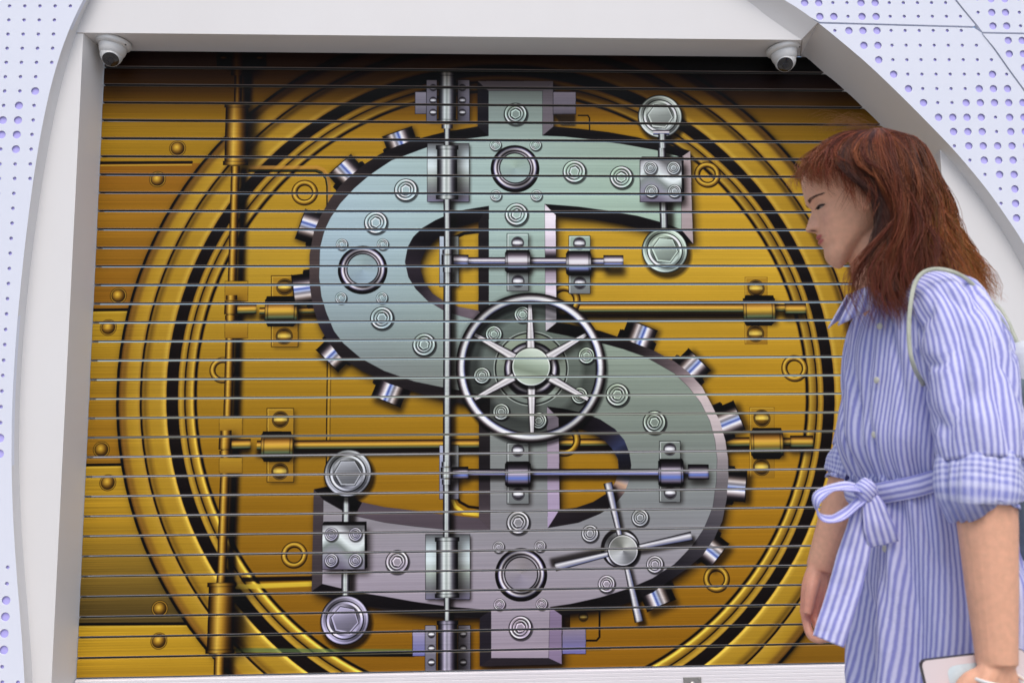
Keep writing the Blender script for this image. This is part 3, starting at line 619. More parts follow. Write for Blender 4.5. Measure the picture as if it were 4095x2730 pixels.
# ------------------------------------------------------------------ roller shutter
SHX0, SHX1 = -1.424, 1.83
Z0, PITCH_Z = 2.5170, 0.07124
shutter = tag(empty('roller_shutter', (0.2, 0, 0.1)), 'gold roller shutter printed with a silver dollar sign vault door', 'shutter')
prof = [(.020,-.0004,3),(.0070,-.0006,3),(.0048,-.0014,2),(.0027,-.0026,2),(.0010,-.0042,2),(.0002,-.0058,0),(0,-.0085,0),(-.0011,-.020,0),(-.0014,-.035,0),(-.0010,-.050,0),(0,-.0630,0),(-.0002,-.0640,0),(-.0012,-.0647,1),(-.0015,-.0658,1),(-.0010,-.0669,1),(.0014,-.0674,1),(.020,-.0670,3)]
NX = 60
rs = random.Random(3)
def put_parent(o, p):
    o.parent = p; o.matrix_parent_inverse = Matrix.Translation(-Vector(p.location))
for k in range(-1, 32):
    zt = Z0 - PITCH_Z*k
    dy, tilt = rs.uniform(-.0009,.0009), rs.uniform(-.0008,.0008)
    V, F, mi = [], [], []
    for i in range(NX+1):
        x = SHX0+(SHX1-SHX0)*i/NX
        wob = .0005*noise.noise((x*3.1, k*7.7, 0)); wz = .0005*noise.noise((x*2.3, k*5.1, 9))
        for (py, pz, mm) in prof:
            V.append((x, py+dy+wob+tilt*(x-.2)*.6, zt+pz+wz*(1 if pz < -.04 else .4)))
    n = len(prof)
    for i in range(NX):
        for j in range(n-1):
            a = i*n+j; F.append((a, a+1, a+n+1, a+n)); a_, b_ = prof[j][2], prof[j+1][2]; mi.append(3 if 3 in (a_, b_) else 2 if a_ == 2 and b_ == 2 else 1 if a_ == 1 and b_ == 1 else 0)
    me = mesh(V, F)
    me.materials.append(M_print); me.materials.append(M_alu); me.materials.append(M_edge); me.materials.append(M_gap)
    me.polygons.foreach_set('material_index', mi); me.polygons.foreach_set('use_smooth', [True]*len(F))
    uv = me.uv_layers.new(name='UVMap')
    li = np.empty(len(me.loops), np.int32); me.loops.foreach_get('vertex_index', li)
    va = np.array(V)[li]
    uv.data.foreach_set('uv', np.stack([(va[:,0]-SX0)/(SX1-SX0), (va[:,2]-SZ0)/(SZ1-SZ0)], 1).astype(np.float32).ravel())
    o = bpy.data.objects.new('slat', me); COL.objects.link(o); put_parent(o, shutter)
# bottom rail: extrusion with fine ribs
zr = Z0-PITCH_Z*32
pr = [(.02,zr-.001),(.004,zr+.0005),(-.010,zr-.0015),(-.0125,zr-.004)]
for r_ in range(9):
    z = zr-.012-r_*.0125; pr += [(-.0125,z),(-.0118,z-.0008),(-.0118,z-.0024),(-.0125,z-.0032)]
pr += [(-.0125,.104),(.02,.104)]
V = [(x, y, z) for x in (SHX0, SHX1) for y, z in pr]; n = len(pr)
rail = link('bottom_rail', mesh(V, [(j, j+1, j+1+n, j+n) for j in range(n-1)]), M_rail); put_parent(rail, shutter)
for px_, py_ in ((1590, 1564), (842, 1580)):
    c = U(px_, py_, -.013)
    bm = bmesh.new(); box(bm, c.x-.033, c.x+.033, -.0165, -.0125, c.z-.052, c.z+.016, .001)
    q = link('latch_plate', bm_mesh(bm), M_steel); put_parent(q, rail)
    bm = bmesh.new(); lathe(bm, [(.0135,0),(.0135,.005),(.011,.007),(.0001,.007)], Matrix.Translation((c.x, -.0165, c.z-.012)) @ Matrix.Rotation(R(90),4,'X'), 24)
    q = link('lock_cylinder', bm_mesh(bm), M_steel, smooth=False); put_parent(q, rail)
    bm = bmesh.new(); box(bm, c.x-.0015, c.x+.0015, -.0240, -.0236, c.z-.020, c.z-.004)
    q = link('keyhole', bm_mesh(bm), M_dark); put_parent(q, rail)
    for sx in (-1, 1):
        bm = bmesh.new(); lathe(bm, [(.004,0),(.0032,.0016),(.0001,.0018)], Matrix.Translation((c.x+sx*.026, -.0165, c.z+.008)) @ Matrix.Rotation(R(90),4,'X'), 12)
        q = link('screw', bm_mesh(bm), M_steel); put_parent(q, rail)

# ------------------------------------------------------------------ shop front wall round the shutter
YP, YF = -.20, -.15                     # panel front, frame front
wall = tag(empty('shop_front_wall', (0, 0, 0)), 'white shop front with perforated panels around an arched shutter opening', 'wall')
def S(pts, yw): return [unproj(x, y, yw) for x, y in pts]
# outer (panel) edge of the portal, bottom left -> over the arch -> bottom right
out_l = S([(103,2760),(82,2511),(63,2214),(47,2035),(46,1833),(54,1555),(62,1376),(83,1138),(113,900),(131,714),(161,524),(196,381),(232,256),(268,155),(298,71),(324,0)], YP)
arr_l = S([(136,2760),(113,2511),(95,2214),(77,2035),(79,1833),(80,1674),(86,1495),(95,1287),(113,1108),(143,900),(158,833),(179,685),(205,524),(238,381),(268,238),(307,125),(340,50),(369,0)], YF)
top_o = S([(420,-210),(590,-420),(860,-600),(1200,-690),(1600,-690),(2050,-560),(2500,-360),(2860,-160)], YP)
top_i = S([(470,-190),(640,-390),(880,-540),(1200,-620),(1600,-610),(1980,-480),(2400,-300),(2740,-135)], YF)
out_r = S([(3135,0),(3207,45),(3272,92),(3350,155),(3469,256),(3588,369),(3707,488),(3826,613),(3945,756),(4034,881),(4095,976),(4190,1150),(4280,1400),(4330,1650),(4350,1900),(4335,2200),(4290,2500),(4220,2760)], YP)
inn_t = S([(2981,0),(3052,54),(3135,113),(3207,161)], YF)
inn_r = S([(3201,226),(3275,293),(3356,360),(3430,429),(3525,523),(3600,604),(3680,705),(3760,815),(3840,950),(3900,1090),(3950,1250),(3990,1450),(4010,1700),(4010,2000),(3980,2400),(3940,2760)], .02)
def to_ground(pts, first):
    p = pts[0 if first else -1].copy(); p[2] = 0.0
    return [p]+pts if first else pts+[p]
out_l = to_ground(out_l, True); arr_l = to_ground(arr_l, True); out_r = to_ground(out_r, False); inn_r = to_ground(inn_r, False)
def resample(P, n):
    P = np.array(P); d = np.r_[0, np.cumsum(np.linalg.norm(np.diff(P, axis=0), axis=1))]
    t = np.linspace(0, d[-1], n); return np.stack([np.interp(t, d, P[:,k]) for k in range(3)], 1)
def smooth_curve(P, n): return resample(catmull(P, 6), n)
def loft(name, A, B, n, material, bulge=0.0, rows=6, lip=.0):
    A, B = smooth_curve(A, n), smooth_curve(B, n); V, F = [], []
    for j in range(rows+1):
        t = j/rows
        for i in range(n):
            p = A[i]*(1-t)+B[i]*t; p = p + np.array([0, bulge*math.sin(math.pi*t), 0]); V.append(p)
    for j in range(rows):
        for i in range(n-1):
            a = j*n+i; F.append((a, a+1, a+n+1, a+n))
    return link(name, mesh(V, F), material, wall, smooth=True)
def by_z(P, zs):
    P = np.array(catmull(P, 6)); o = np.argsort(P[:,2]); P = P[o]
    return [np.array([np.interp(z, P[:,2], P[:,0]), P[0][1], z]) for z in zs]
zt_ = min(out_l[-1][2], arr_l[-1][2]); zs_ = np.linspace(0, zt_, 120)
def fair(P):          # fair the measured edge with a low-order curve
    z = np.array([p[2] for p in P]); x = np.array([p[0] for p in P]); k = np.polyfit(z, x, 5); return [np.array([np.polyval(k, zz), P[0][1], zz]) for zz in z]
EL, AL = fair(by_z(out_l, zs_)), fair(by_z(arr_l, zs_))
def loft_raw(name, A, B, material, bulge, rows=6):
    n = len(A); V = [A[i]*(1-j/rows)+B[i]*(j/rows)+np.array([0, bulge*math.sin(math.pi*j/rows), 0]) for j in range(rows+1) for i in range(n)]
    return link(name, mesh(V, [(j*n+i, j*n+i+1, (j+1)*n+i+1, (j+1)*n+i) for j in range(rows) for i in range(n-1)]), material, wall, smooth=True)
loft_raw('curved_reveal', EL, AL, M_frame, .004)
loft('curved_reveal', [EL[-1]]+top_o+out_r[:3], [AL[-1]]+top_i+inn_t, 160, M_frame, .004)
link('corner_gusset', mesh([out_r[2], inn_t[-1], inn_r[0], (inn_t[-1][0]-.004, .03, 2.59)], [(0,1,2),(1,3,2)]), M_frame, wall)
r2 = loft('curved_reveal', out_r[2:], [unproj(3207,161,YF)*.0+np.array(inn_r[0])]+inn_r[1:], 160, M_frame, .010, rows=10)
# header face and soffit
ZS = 2.585
jx0, jx1 = unproj(307,125,YF)[0], unproj(3207,161,YF)[0]
hd = [np.array([jx0, YF, ZS])] + [p for p in AL if p[2] > ZS+.01][::2] + top_i + inn_t[:-1] + [np.array([jx1, YF, ZS])]
hd2 = [(p[0], p[2]) for p in smooth_curve(hd[1:-1], 120)]; hd2 = [(jx0, ZS)] + hd2 + [(jx1, ZS)]
bm = bmesh.new(); fv = [bm.verts.new((x, YF, z)) for x, z in hd2]; bv = [bm.verts.new((x, .06, z)) for x, z in hd2]
bmesh.ops.triangle_fill(bm, use_beauty=True, edges=[bm.edges.new((fv[i], fv[(i+1) % len(fv)])) for i in range(len(fv))]); N = len(fv)
for i in range(N): bm.faces.new((fv[i], bv[i], bv[(i+1)%N], fv[(i+1)%N]))
link('header', bm_mesh(bm), M_frame, wall)
# narrow dark joints where header meets the left jamb and where the two reveals meet
def seam(name, pts, w=.0016, material=None):
    V, F = tube_geo(pts, [w]*len(pts), 6); return link(name, mesh(V, F), material or M_seam, wall)
M_seam = mat('joint_sealant', (.33,.29,.26), .7)[0]
seam('joint', [(jx0-.002, YF-.0005, ZS-.002), (-1.443, YF-.0005, ZS-.002)], .0012)
a, b, c = out_r[2], inn_t[-1], inn_r[0]
seam('joint', [Vector(a)+Vector((0,.001,0)), Vector(b)+Vector((0,-.001,.001)), Vector(c)], .0022)
# left jamb: face, reveal
lj = [(p[0], p[2]) for p in AL if p[2] < ZS-.006]
lj = lj + [(jx0, ZS-.0025), (-1.443, ZS-.0025), (-1.443, 0.0)]
bm = bmesh.new(); q_ = [bm.verts.new((x, YF, z)) for x, z in lj]; bmesh.ops.triangle_fill(bm, use_beauty=True, edges=[bm.edges.new((q_[i], q_[(i+1) % len(q_)])) for i in range(len(q_))]); link('jamb', bm_mesh(bm), M_frame, wall)
bm = bmesh.new()
bm.faces.new([bm.verts.new(p) for p in ((-1.4435,YF,0),(-1.4435,YF,ZS+.02),(-1.421,.05,ZS+.02),(-1.421,.05,0))])
link('jamb_reveal', bm_mesh(bm), M_frame, wall)
# right jamb stands inside the splayed reveal
bm = bmesh.new(); box(bm, 1.775, 2.45, YF, .05, 0.0, 2.30, .002)
link('jamb', bm_mesh(bm), M_frame, wall)

# perforated panels: real holes, lavender sheet behind
def z3(L): return [((2695+x/1.68), y/1.68) for x, y in L]
def row(y, x0, dx, kinds, base):
    return [((base[0]+(x0+dx*i)/1.68), base[1]+y/1.68, k) for i, k in enumerate(kinds) if k != '.']
B3, B1, B4, B1b = (2695,0), (0,0), (0,900), (0,1797)
H_A = row(20,879,94.7,'LLssLLsssss',B3)+row(112,981,94.5,'LLsLLssssss',B3)+row(-73,780,94.8,'LLLssLLLssss',B3)+row(-166,680,94.8,'sLLLssLLLsssL',B3)+row(-259,485,94.8,'ssLLLLssLLsssLL',B3)
H_B = (row(207,1082,94.4,'sLLLsssssss',B3)+row(306,1277,94.5,'LLsssssss',B3)+row(403,1377,94.6,'Lssssssss',B3)+row(500,1477,94.9,'LssssssLs',B3)
     +row(597,1577,95.1,'LssssLLL',B3)+row(691,1678,95.4,'LssLLLLL',B3)+row(789,1779,95.6,'LLLLsLL',B3)+row(885,1880,96.2,'LLLsLLs',B3)
     +row(981,1885,97,'sLLLLLL',B3)+row(1077,1989,97,'sLLLLL',B3)+row(1173,2091,98,'sLLLL',B3)+row(1270,2194,98,'sLLLs',B3)+row(1367,2199,98,'sLLss',B3)+row(1465,2303,98,'LLss',B3)+row(1565,2402,98,'Lsss',B3))
H_CD = (row(-2,1943,92,'.sLLsL',B3)+row(88,1948,92.3,'.sLLsLL',B3)+row(179,2048,92.4,'sLLsLL',B3)+row(276,2150,93,'LLLsL',B3)+row(366,2250,94,'LLss',B3)
     +row(458,2259,94,'LLsL',B3)+row(550,2358,94,'sLL',B3)+row(642,2458,94,'LLs',B3)+row(-92,1850,92,'sssLLLs',B3)+row(-184,1750,92,'LssssLLLs',B3))
H_L = (row(42,-344,102,'sssLssssss'[:9],B1)+row(136,-349,102,'ssLLsssss',B1)[:8]+row(231,-355,102,'sLLLssss',B1)+row(326,-361,102,'sLLsssss',B1)+row(421,-367,102,'LLLsssss',B1)+row(517,-373,102,'LLssssss',B1)
     +row(613,-379,102.4,'LsssssL',B1)+row(710,-386,102.4,'sssssLs',B1)+row(808,-392,102.4,'sssLLLs'[:7],B1)+row(905,-400,102.4,'sssLLLs',B1)+row(1003,-406,102.4,'ssssLLs'[:4]+'sLs',B1)+row(1103,-411,102.4,'ssLLsss',B1)[:7]
     +row(1200,-417,103,'sLLLsss',B1)[:7]+row(1300,-423,103,'sLLsss',B1)+row(1400,-429,103,'sLssss',B1)+row(1500,-435,103,'ssssss',B1)
     +row(90,-441,103,'sssLss',B4)+row(190,-447,103,'ssLLss',B4)+row(292,-453,103,'sLLLss',B4)+row(393,-459,103,'sLLsss',B4)+row(495,-465,103,'LLssss',B4)+row(597,-472,103,'LsssssS'[:6],B4)
     +row(701,-478,103,'ssssss',B4)+row(803,-484,103,'sssssS'[:5]+'s',B4)+row(908,-491,103,'ssLsss',B4)+row(1010,-497,103,'sLLsss',B4)+row(1115,-503,103,'sLLsss',B4)+row(1220,-509,103,'LLssss',B4)
     +row(1327,-512,103,'Lsssss',B4)+row(1430,-515,103,'ssssLL',B4)+row(1535,-518,103,'sssLLL',B4)
     +row(135,-525,104,'ssLLL',B1b)+row(245,-531,104,'sLLLL',B1b)+row(354,-537,104,'sLLLs',B1b)+row(463,-543,104,'LLLss',B1b)+row(572,-549,104,'LLsss',B1b)+row(681,-469,104,'Lssss',B1b)
     +row(790,-469,104,'ssssss',B1b)+row(900,-474,104,'sssLss',B1b)+row(1012,-480,104,'ssLLsL',B1b)+row(1122,-485,104,'sLLssL',B1b)+row(1234,-492,104,'LLsssL',B1b)+row(1345,-495,104,'LssssL',B1b)+row(1458,-506,104,'ssssss',B1b)+row(1562,-510,105,'sssssss',B1b))
def perforated(outline, holes, yoff=0.0, rs_=.0072, rl=.0152):
    Pout = np.array(outline)[:, :2] if np.array(outline).shape[1] == 2 else np.array(outline)[:, [0,2]]
    verts = [tuple(p) for p in Pout]; edges = [(i, (i+1) % len(Pout)) for i in range(len(Pout))]
    def pin(x, z):
        c = False
        for (xa, za), (xb, zb) in zip(Pout, np.roll(Pout, -1, 0)):
            if (za > z) != (zb > z) and x < (xb-xa)*(z-za)/(zb-za)+xa: c = not c
        return c
    def dist(x, z):
        A = Pout; E = np.roll(Pout, -1, 0)-A; t = np.clip(((x-A[:,0])*E[:,0]+(z-A[:,1])*E[:,1])/(E**2).sum(1).clip(1e-9), 0, 1)
        return np.hypot(x-A[:,0]-t*E[:,0], z-A[:,1]-t*E[:,1]).min()
    hs = []
    for hx, hy, k in holes:
        p = unproj(hx, hy, YP); r_ = rl if k == 'L' else rs_
        if pin(p[0], p[2]) and dist(p[0], p[2]) > r_+.004 and p[2] > .03: hs.append((p[0], p[2], r_))
    rings_ = []
    for (x, z, r_) in hs:
        n = 28 if r_ > .01 else 18; o = len(verts)
        verts += [(x+r_*math.cos(2*math.pi*i/n), z+r_*math.sin(2*math.pi*i/n)) for i in range(n)]
        edges += [(o+i, o+(i+1) % n) for i in range(n)]; rings_.append((o, n))
    vo, eo, fo, _, _, _ = delaunay_2d_cdt([Vector(v) for v in verts], edges, [], 1, 1e-7)
    ha = np.array(hs) if hs else np.zeros((0,3)); y = YP+yoff
    V = [(v.x, y, v.y) for v in vo]; F = []
    for f in fo:
        cx, cz = sum(vo[i].x for i in f)/len(f), sum(vo[i].y for i in f)/len(f)
        if len(ha) and (np.hypot(ha[:,0]-cx, ha[:,1]-cz) < ha[:,2]*.995).any(): continue
        if not pin(cx, cz): continue
        F.append(tuple(f))
    base = len(V); T = .0034; BV = .0009
    for (o, n) in rings_:      # rounded punch edge and wall of each hole
        c = np.mean([verts[o+i] for i in range(n)], 0); r_ = math.hypot(verts[o][0]-c[0], verts[o][1]-c[1])
        b0 = len(V)
        for rr, dd in ((r_, 0), (r_-BV, BV*.6), (r_-BV, T)):
            V += [(c[0]+rr*math.cos(2*math.pi*i/n), y+dd, c[1]+rr*math.sin(2*math.pi*i/n)) for i in range(n)]
        for q in range(2):
            for i in range(n): F.append((b0+q*n+i, b0+q*n+(i+1) % n, b0+(q+1)*n+(i+1) % n, b0+(q+1)*n+i))
    b0 = len(V); n = len(Pout)
    V += [(p[0], y, p[1]) for p in Pout]+[(p[0], y+.018, p[1]) for p in Pout]
    for i in range(n): F.append((b0+i, b0+(i+1) % n, b0+n+(i+1) % n, b0+n+i))
    o = link('perforated_panel', mesh(V, F), M_panel, wall)
    n = len(Pout)
    vo, eo, fo, _, _, _ = delaunay_2d_cdt([Vector(p) for p in Pout], [(i, (i+1) % n) for i in range(n)], [], 1, 1e-7)
    F = [tuple(f) for f in fo if pin(sum(vo[i].x for i in f)/len(f), sum(vo[i].y for i in f)/len(f))]
    link('backing_sheet', mesh([(v.x, y+.0056, v.y) for v in vo], F), M_lav, o)
    return o
def xz(P): return [(p[0], p[2]) for p in P]
# left panel
el = xz(EL)
tl = xz(S([(420,-210)], YP))[0]
perforated([(-3.3,0.0)] + [(el[0][0],0.0)] + el[1:] + [tl, (-1.2, 4.3), (-3.3, 4.3)], H_L)
# right panels: split by the horizontal joint and by the curved joint further out
er = smooth_curve(out_r, 150); corner = np.array(out_r[2])
ia = int(np.argmin(np.linalg.norm(er-corner, axis=1)))
g = .0022
diag = xz(S([(3480,-420),(3660,-190),(3820,0),(3856,45),(3903,101),(3927,131)], YP)); diag2 = xz(S([(3927,131),(3975,196),(4034,280),(4095,363),(4230,570),(4340,800),(4430,1080)], YP))
jl = xz(S([(3897,106.5)], YP))[0]
top_e = xz(smooth_curve(top_o+out_r[:3], 90)); topA = [p for p in top_e if p[0] > -1.2]
jA = [(corner[0]+.004, corner[2]+.004), (jl[0]-g, jl[1]+.001)]
dA = [p for p in diag if p[1] > jl[1]+.004]
perforated([tl] + [p for p in top_e if p[0] > tl[0]+.05][:-1] + jA + [(p[0]-g, p[1]) for p in dA[::-1]] + [(1.2,4.3),(-1.19,4.3),], H_A)
dB = [(p[0]-g, p[1]) for p in diag[-1:]+diag2[1:]]
perforated([(corner[0]+.004, corner[2]-.003), (jl[0]-g, jl[1]-.006)] + dB + [(3.5, dB[-1][1]-.3), (3.5, 0), (er[-1][0], 0)] + xz(er[ia+1:])[::-1], H_B, .0)
j2 = xz(S([(3925,133),(4095,140)], YP)); zj2 = j2[0][1]
perforated([(p[0]+g, p[1]) for p in diag if p[1] > zj2+.01] + [(j2[0][0]+g, zj2+.003), (3.5, zj2-.01), (3.5, 4.3), (1.21, 4.3)], H_CD, -.004)
perforated([(j2[0][0]+g, zj2-.004)] + [(p[0]+g, p[1]) for p in diag2 if p[1] < zj2-.01] + [(3.5, dB[-1][1]-.297), (3.5, zj2-.017)], H_CD, -.004)

# ------------------------------------------------------------------ two dome cameras under the header
def cctv(loc, tilt, aim, label):
    t = tag(empty('security_camera', loc), label, 'camera', 'security cameras under the header')
    T = Matrix.Rotation(tilt, 4, 'Y') @ Matrix.Rotation(math.pi, 4, 'X')       # local +Z points down
    bm = bmesh.new(); lathe(bm, [(.058,-.004),(.0635,.0),(.064,.010),(.060,.016),(.052,.019),(.0001,.019)], T, 56); link('mounting_base', bm_mesh(bm), M_cctv, t, True)
    bm = bmesh.new(); lathe(bm, [(.050,.018),(.051,.024),(.047,.042),(.040,.056),(.0001,.060)], T, 56); link('socket', bm_mesh(bm), M_cctv, t, True)
    d = Vector(aim).normalized(); q = d.to_track_quat('Z', 'Y').to_matrix().to_4x4()
    c = T @ Vector((0,0,.052)); E_ = Matrix.Translation(c) @ q
    prof_e = [(.0001,-.041)] + [(.041*math.sin(a), -.041*math.cos(a)) for a in np.linspace(.15, 2.25, 16)] + [(.0315,.030),(.0312,.034),(.0295,.0345)]
    bm = bmesh.new(); lathe(bm, prof_e, E_, 48); link('eyeball', bm_mesh(bm), M_cctv, t, True)
    bm = bmesh.new(); lathe(bm, [(.0298,.030),(.0296,.0350),(.027,.0362),(.0001,.0366)], E_, 40); ln = link('lens_window', bm_mesh(bm), M_lens, t, True)
    bm = bmesh.new(); lathe(bm, [(.0115,.0362),(.0115,.0376),(.009,.038),(.0001,.0374)], E_ @ Matrix.Translation((0,-.004,0)), 28); link('lens', bm_mesh(bm), M_steel2, ln, True)
    bm = bmesh.new(); lathe(bm, [(.003,-.001),(.003,.0015),(.0001,.0015)], T @ Matrix.Translation((.056,.026,.0155)), 12); link('screw', bm_mesh(bm), M_dark, t)
    return t
M_steel2, _, _ = mat('lens_barrel', (.03,.03,.035), .2)
cl = U(263, 86, -.078); cr = U(1797, 105, -.078)
cctv((cl.x, -.078, ZS), R(9), (.16,-.55,-.78), 'white dome security camera in the corner beside the straight upright jamb')
cctv((cr.x, -.078, ZS), R(-9), (-.25,-.62,-.72), 'white dome security camera beside the slanting curved edge of the arch')
# ------------------------------------------------------------------ the walking woman
rp = random.Random(11)
YM = -1.80
person = tag(empty('person', (U(2120,1100,YM).x, YM, 0)), 'woman with long auburn hair in a blue and white striped belted shirt dress', 'person')
PI_ = Matrix.Translation(-Vector(person.location))
def pchild(name, me, material, parent=None, smooth=True):
    o = link(name, me, material, None, smooth); o.parent = parent or person
    if parent is None: o.matrix_parent_inverse = PI_
    return o
def I(xs, ys):
    xs, ys = np.array(xs, float), np.array(ys, float); o = np.argsort(xs); return lambda c: float(np.interp(c, xs[o], ys[o]))
def smoothI(xs, ys):
    o = np.argsort(xs); X, Y = np.array(xs,float)[o], np.array(ys,float)[o]
    P = np.array(catmull(np.stack([X,Y],1), 8)); return lambda c: float(np.interp(c, P[:,0], P[:,1]))
# head in its own frame, centimetres: a forward, b to her left, c up
f_c = [11.6,11.2,10.4,9,7,5,3.2,2.0,1.0,0,-1,-2,-3.2,-4.0,-4.6,-5.2,-5.5,-6.1,-6.7,-7.3,-8.2,-9.2,-10.2,-10.9,-11.4]
f_a = [1.0,4.0,6.4,8.4,9.6,10.0,10.05,10.0,9.6,9.2,9.25,9.3,9.4,9.45,9.5,9.5,9.47,9.4,9.22,9.1,9.2,9.2,8.8,8.2,7.5]
b_c = [11.6,11.2,10,8,5,2,-1,-3,-5,-7,-8.5,-10,-11,-11.4]
b_a = [-2.5,-4.6,-7.2,-8.9,-9.8,-9.6,-8.6,-7.4,-4.6,-.4,2.6,5.0,6.2,6.8]
w_c = [11.6,11.2,10.2,8.5,6.5,4,1.5,-.5,-2.5,-4.5,-6.5,-8,-9.3,-10.3,-11,-11.4]
w_a = [1.2,2.7,4.3,5.9,6.9,7.45,7.5,7.3,6.9,6.2,5.3,4.4,3.5,2.7,1.9,.9]
hf, hb, hw = smoothI(f_c, f_a), smoothI(b_c, b_a), smoothI(w_c, w_a)
noseh = smoothI([1.2,.6,0,-.8,-1.6,-2.4,-3.0,-3.35,-3.7,-4.1], [0,.12,.40,.85,1.30,1.75,2.08,2.05,1.4,0])
def g2(x, s): return math.exp(-(x/s)**2)
def g4(x, s): return math.exp(-(x/s)**4)
def head_local(th, c):
    F_, B_, W_ = hf(c), hb(c), hw(c); am, ah = (F_+B_)/2, (F_-B_)/2
    ct, st = math.cos(th), math.sin(th)
    p = float(np.interp(c, [-9,-6,-3,0,4], [1.18,1.10,.98,.90,.88])) if ct > 0 else 1.0
    a = am+ah*math.copysign(abs(ct)**p, ct); b = W_*math.copysign(abs(st)**.92, st)
    if ct > 0:
        k = min(1, ct*2)
        d = noseh(c)*g2(b, .70+.26*max(0,min(1,(-c-.5)/2.5))) if -4.2 < c < 1.3 else 0
        for s in (-1, 1):
            d += .55*g2(b-s*1.15,.5)*g2(c+3.3,.45)
            d += -.62*g2(b-s*3.0,1.5)*g2(c-.1,.95) + .52*g2(b-s*3.15,1.05)*g2(c+.05,.55)
            d += .28*g2(b-s*4.3,1.6)*g2(c+2.6,1.5) + .16*g2(b-s*2.8,2.0)*g2(c-1.7,.6)
        d += .42*g4(b,1.5)*g2(c+4.95,.36) - .30*g4(b,1.8)*g2(c+5.45,.20) +  .44*g4(b,1.35)*g2(c+5.98,.38) - .15*g4(b,1.5)*g2(c+6.9,.5)
        a += d*k
    return a, b, c
pd, yh = R(11), R(-14)
HF = Vector((-math.cos(pd)*math.cos(yh), -math.cos(pd)*math.sin(yh), -math.sin(pd)))
HL = Vector((math.sin(yh), -math.cos(yh), 0)); HU = HF.cross(HL); HU = HU if HU.z > 0 else -HU
HO = U(1986, 457, YM)
def H3(a, b, c): return HO + (HF*a + HL*b + HU*c)*.01
body = Geo()
NT = 72; cs = list(np.linspace(-11.38, -7.5, 26)) + list(np.linspace(-7.4, 2.6, 90)) + list(np.linspace(2.8, 11.5, 30))
V = [H3(*head_local(2*math.pi*k/NT, c)) for c in cs for k in range(NT)]
F = [(i*NT+k, i*NT+(k+1)%NT, (i+1)*NT+(k+1)%NT, (i+1)*NT+k) for i in range(len(cs)-1) for k in range(NT)]
F += [tuple(range(NT))[::-1], tuple((len(cs)-1)*NT+k for k in range(NT))]
body.add(V, F)
# ears
for s in (-1, 1):
    for (a0, c0, ra, rc) in ((1.3,-.6,1.35,2.2),(1.4,-2.7,.8,.9)):
        bm = bmesh.new(); bmesh.ops.create_uvsphere(bm, u_segments=20, v_segments=14, radius=1.0)
        vv = [H3(a0-v.co.x*ra-.45*s*0, s*(7.35+v.co.y*.75+.35*max(0,-(-v.co.x))), c0+v.co.z*rc) for v in bm.verts]
        body.add(vv, [[v.index for v in f.verts] for f in bm.faces]); bm.free()
def tb(path, rad, seg=20, n=5):
    P = catmull([np.array(p) for p in path], n); rr = np.interp(np.linspace(0, len(path)-1, len(P)), range(len(path)), rad)
    V_, F_ = tube_geo(P, list(rr), seg); body.add(V_, F_)
def ball(c, r, sc=(1,1,1)):
    bm = bmesh.new(); bmesh.ops.create_uvsphere(bm, u_segments=18, v_segments=12, radius=r)
    body.add([Vector(c)+Vector((v.co.x*sc[0], v.co.y*sc[1], v.co.z*sc[2])) for v in bm.verts], [[v.index for v in f.verts] for f in bm.faces]); bm.free()
# neck, trunk
tb([H3(1.2,0,-4), H3(.6,0,-9), U(2034,650,YM), U(2075,720,YM)], [.048,.047,.052,.07])
def ell_tube(rows, seg=32):
    V_, F_ = [], []
    for (cx, cy, cz, rx, ry) in rows:
        V_ += [(cx+rx*math.cos(2*math.pi*k/seg), cy+ry*math.sin(2*math.pi*k/seg), cz) for k in range(seg)]
    for i in range(len(rows)-1):
        F_ += [(i*seg+k, i*seg+(k+1)%seg, (i+1)*seg+(k+1)%seg, (i+1)*seg+k) for k in range(seg)]
    F_ += [tuple(range(seg))[::-1], tuple((len(rows)-1)*seg+k for k in range(seg))]
    return V_, F_
# silhouette of the dress: image row, front, back, half width across
ROWS = [(672,2006,2165,.080),(704,1990,2210,.122),(745,1978,2246,.156),(800,1970,2268,.168),(870,1966,2276,.166),(960,1964,2262,.154),(1040,1970,2245,.143),(1095,1984,2236,.137),(1140,1986,2248,.144),(1220,1984,2288,.160),(1350,1982,2335,.176),(1470,1982,2362,.184),(1600,1980,2385,.190),(1760,1970,2405,.20),(1900,1960,2420,.206)]
def row3(r):
    y, f, b, w = r; A, B = U(f, y, YM), U(b, y, YM); return ((A.x+B.x)/2, YM, (A.z+B.z)/2, (B.x-A.x)/2, w)
DR = [row3(r) for r in ROWS]
body.add(*ell_tube([(x, y, z, rx-.030, ry-.030) for (x,y,z,rx,ry) in DR[:11]]))
# legs, walking
hipx, hipz = DR[10][0], DR[10][2]
for s, kx, ax in ((-1, hipx-.03, hipx+.05), (1, hipx+.04, hipx+.24)):
    y = YM+s*.075
    tb([(hipx, y, hipz+.05), (hipx, y, hipz-.08), (kx, y, .47), (kx*.45+ax*.55, y, .32), (ax, y, .09), (ax-.01, y, .05)], [.085,.082,.052,.050,.034,.036])
    tb([(ax+.03, y, .04), (ax-.04, y, .045), (ax-.12, y, .032), (ax-.19, y, .022)], [.030,.036,.034,.018])
# near arm (her left): shoulder, elbow, wrist
SN, EN, WN = U(2185,722,-1.94), U(2260,1098,-2.04), U(2290,1524,-2.06)
tb([SN, SN.lerp(EN,.5), EN, EN.lerp(WN,.25), EN.lerp(WN,.6), WN], [.050,.043,.0415,.0415,.0355,.0275])
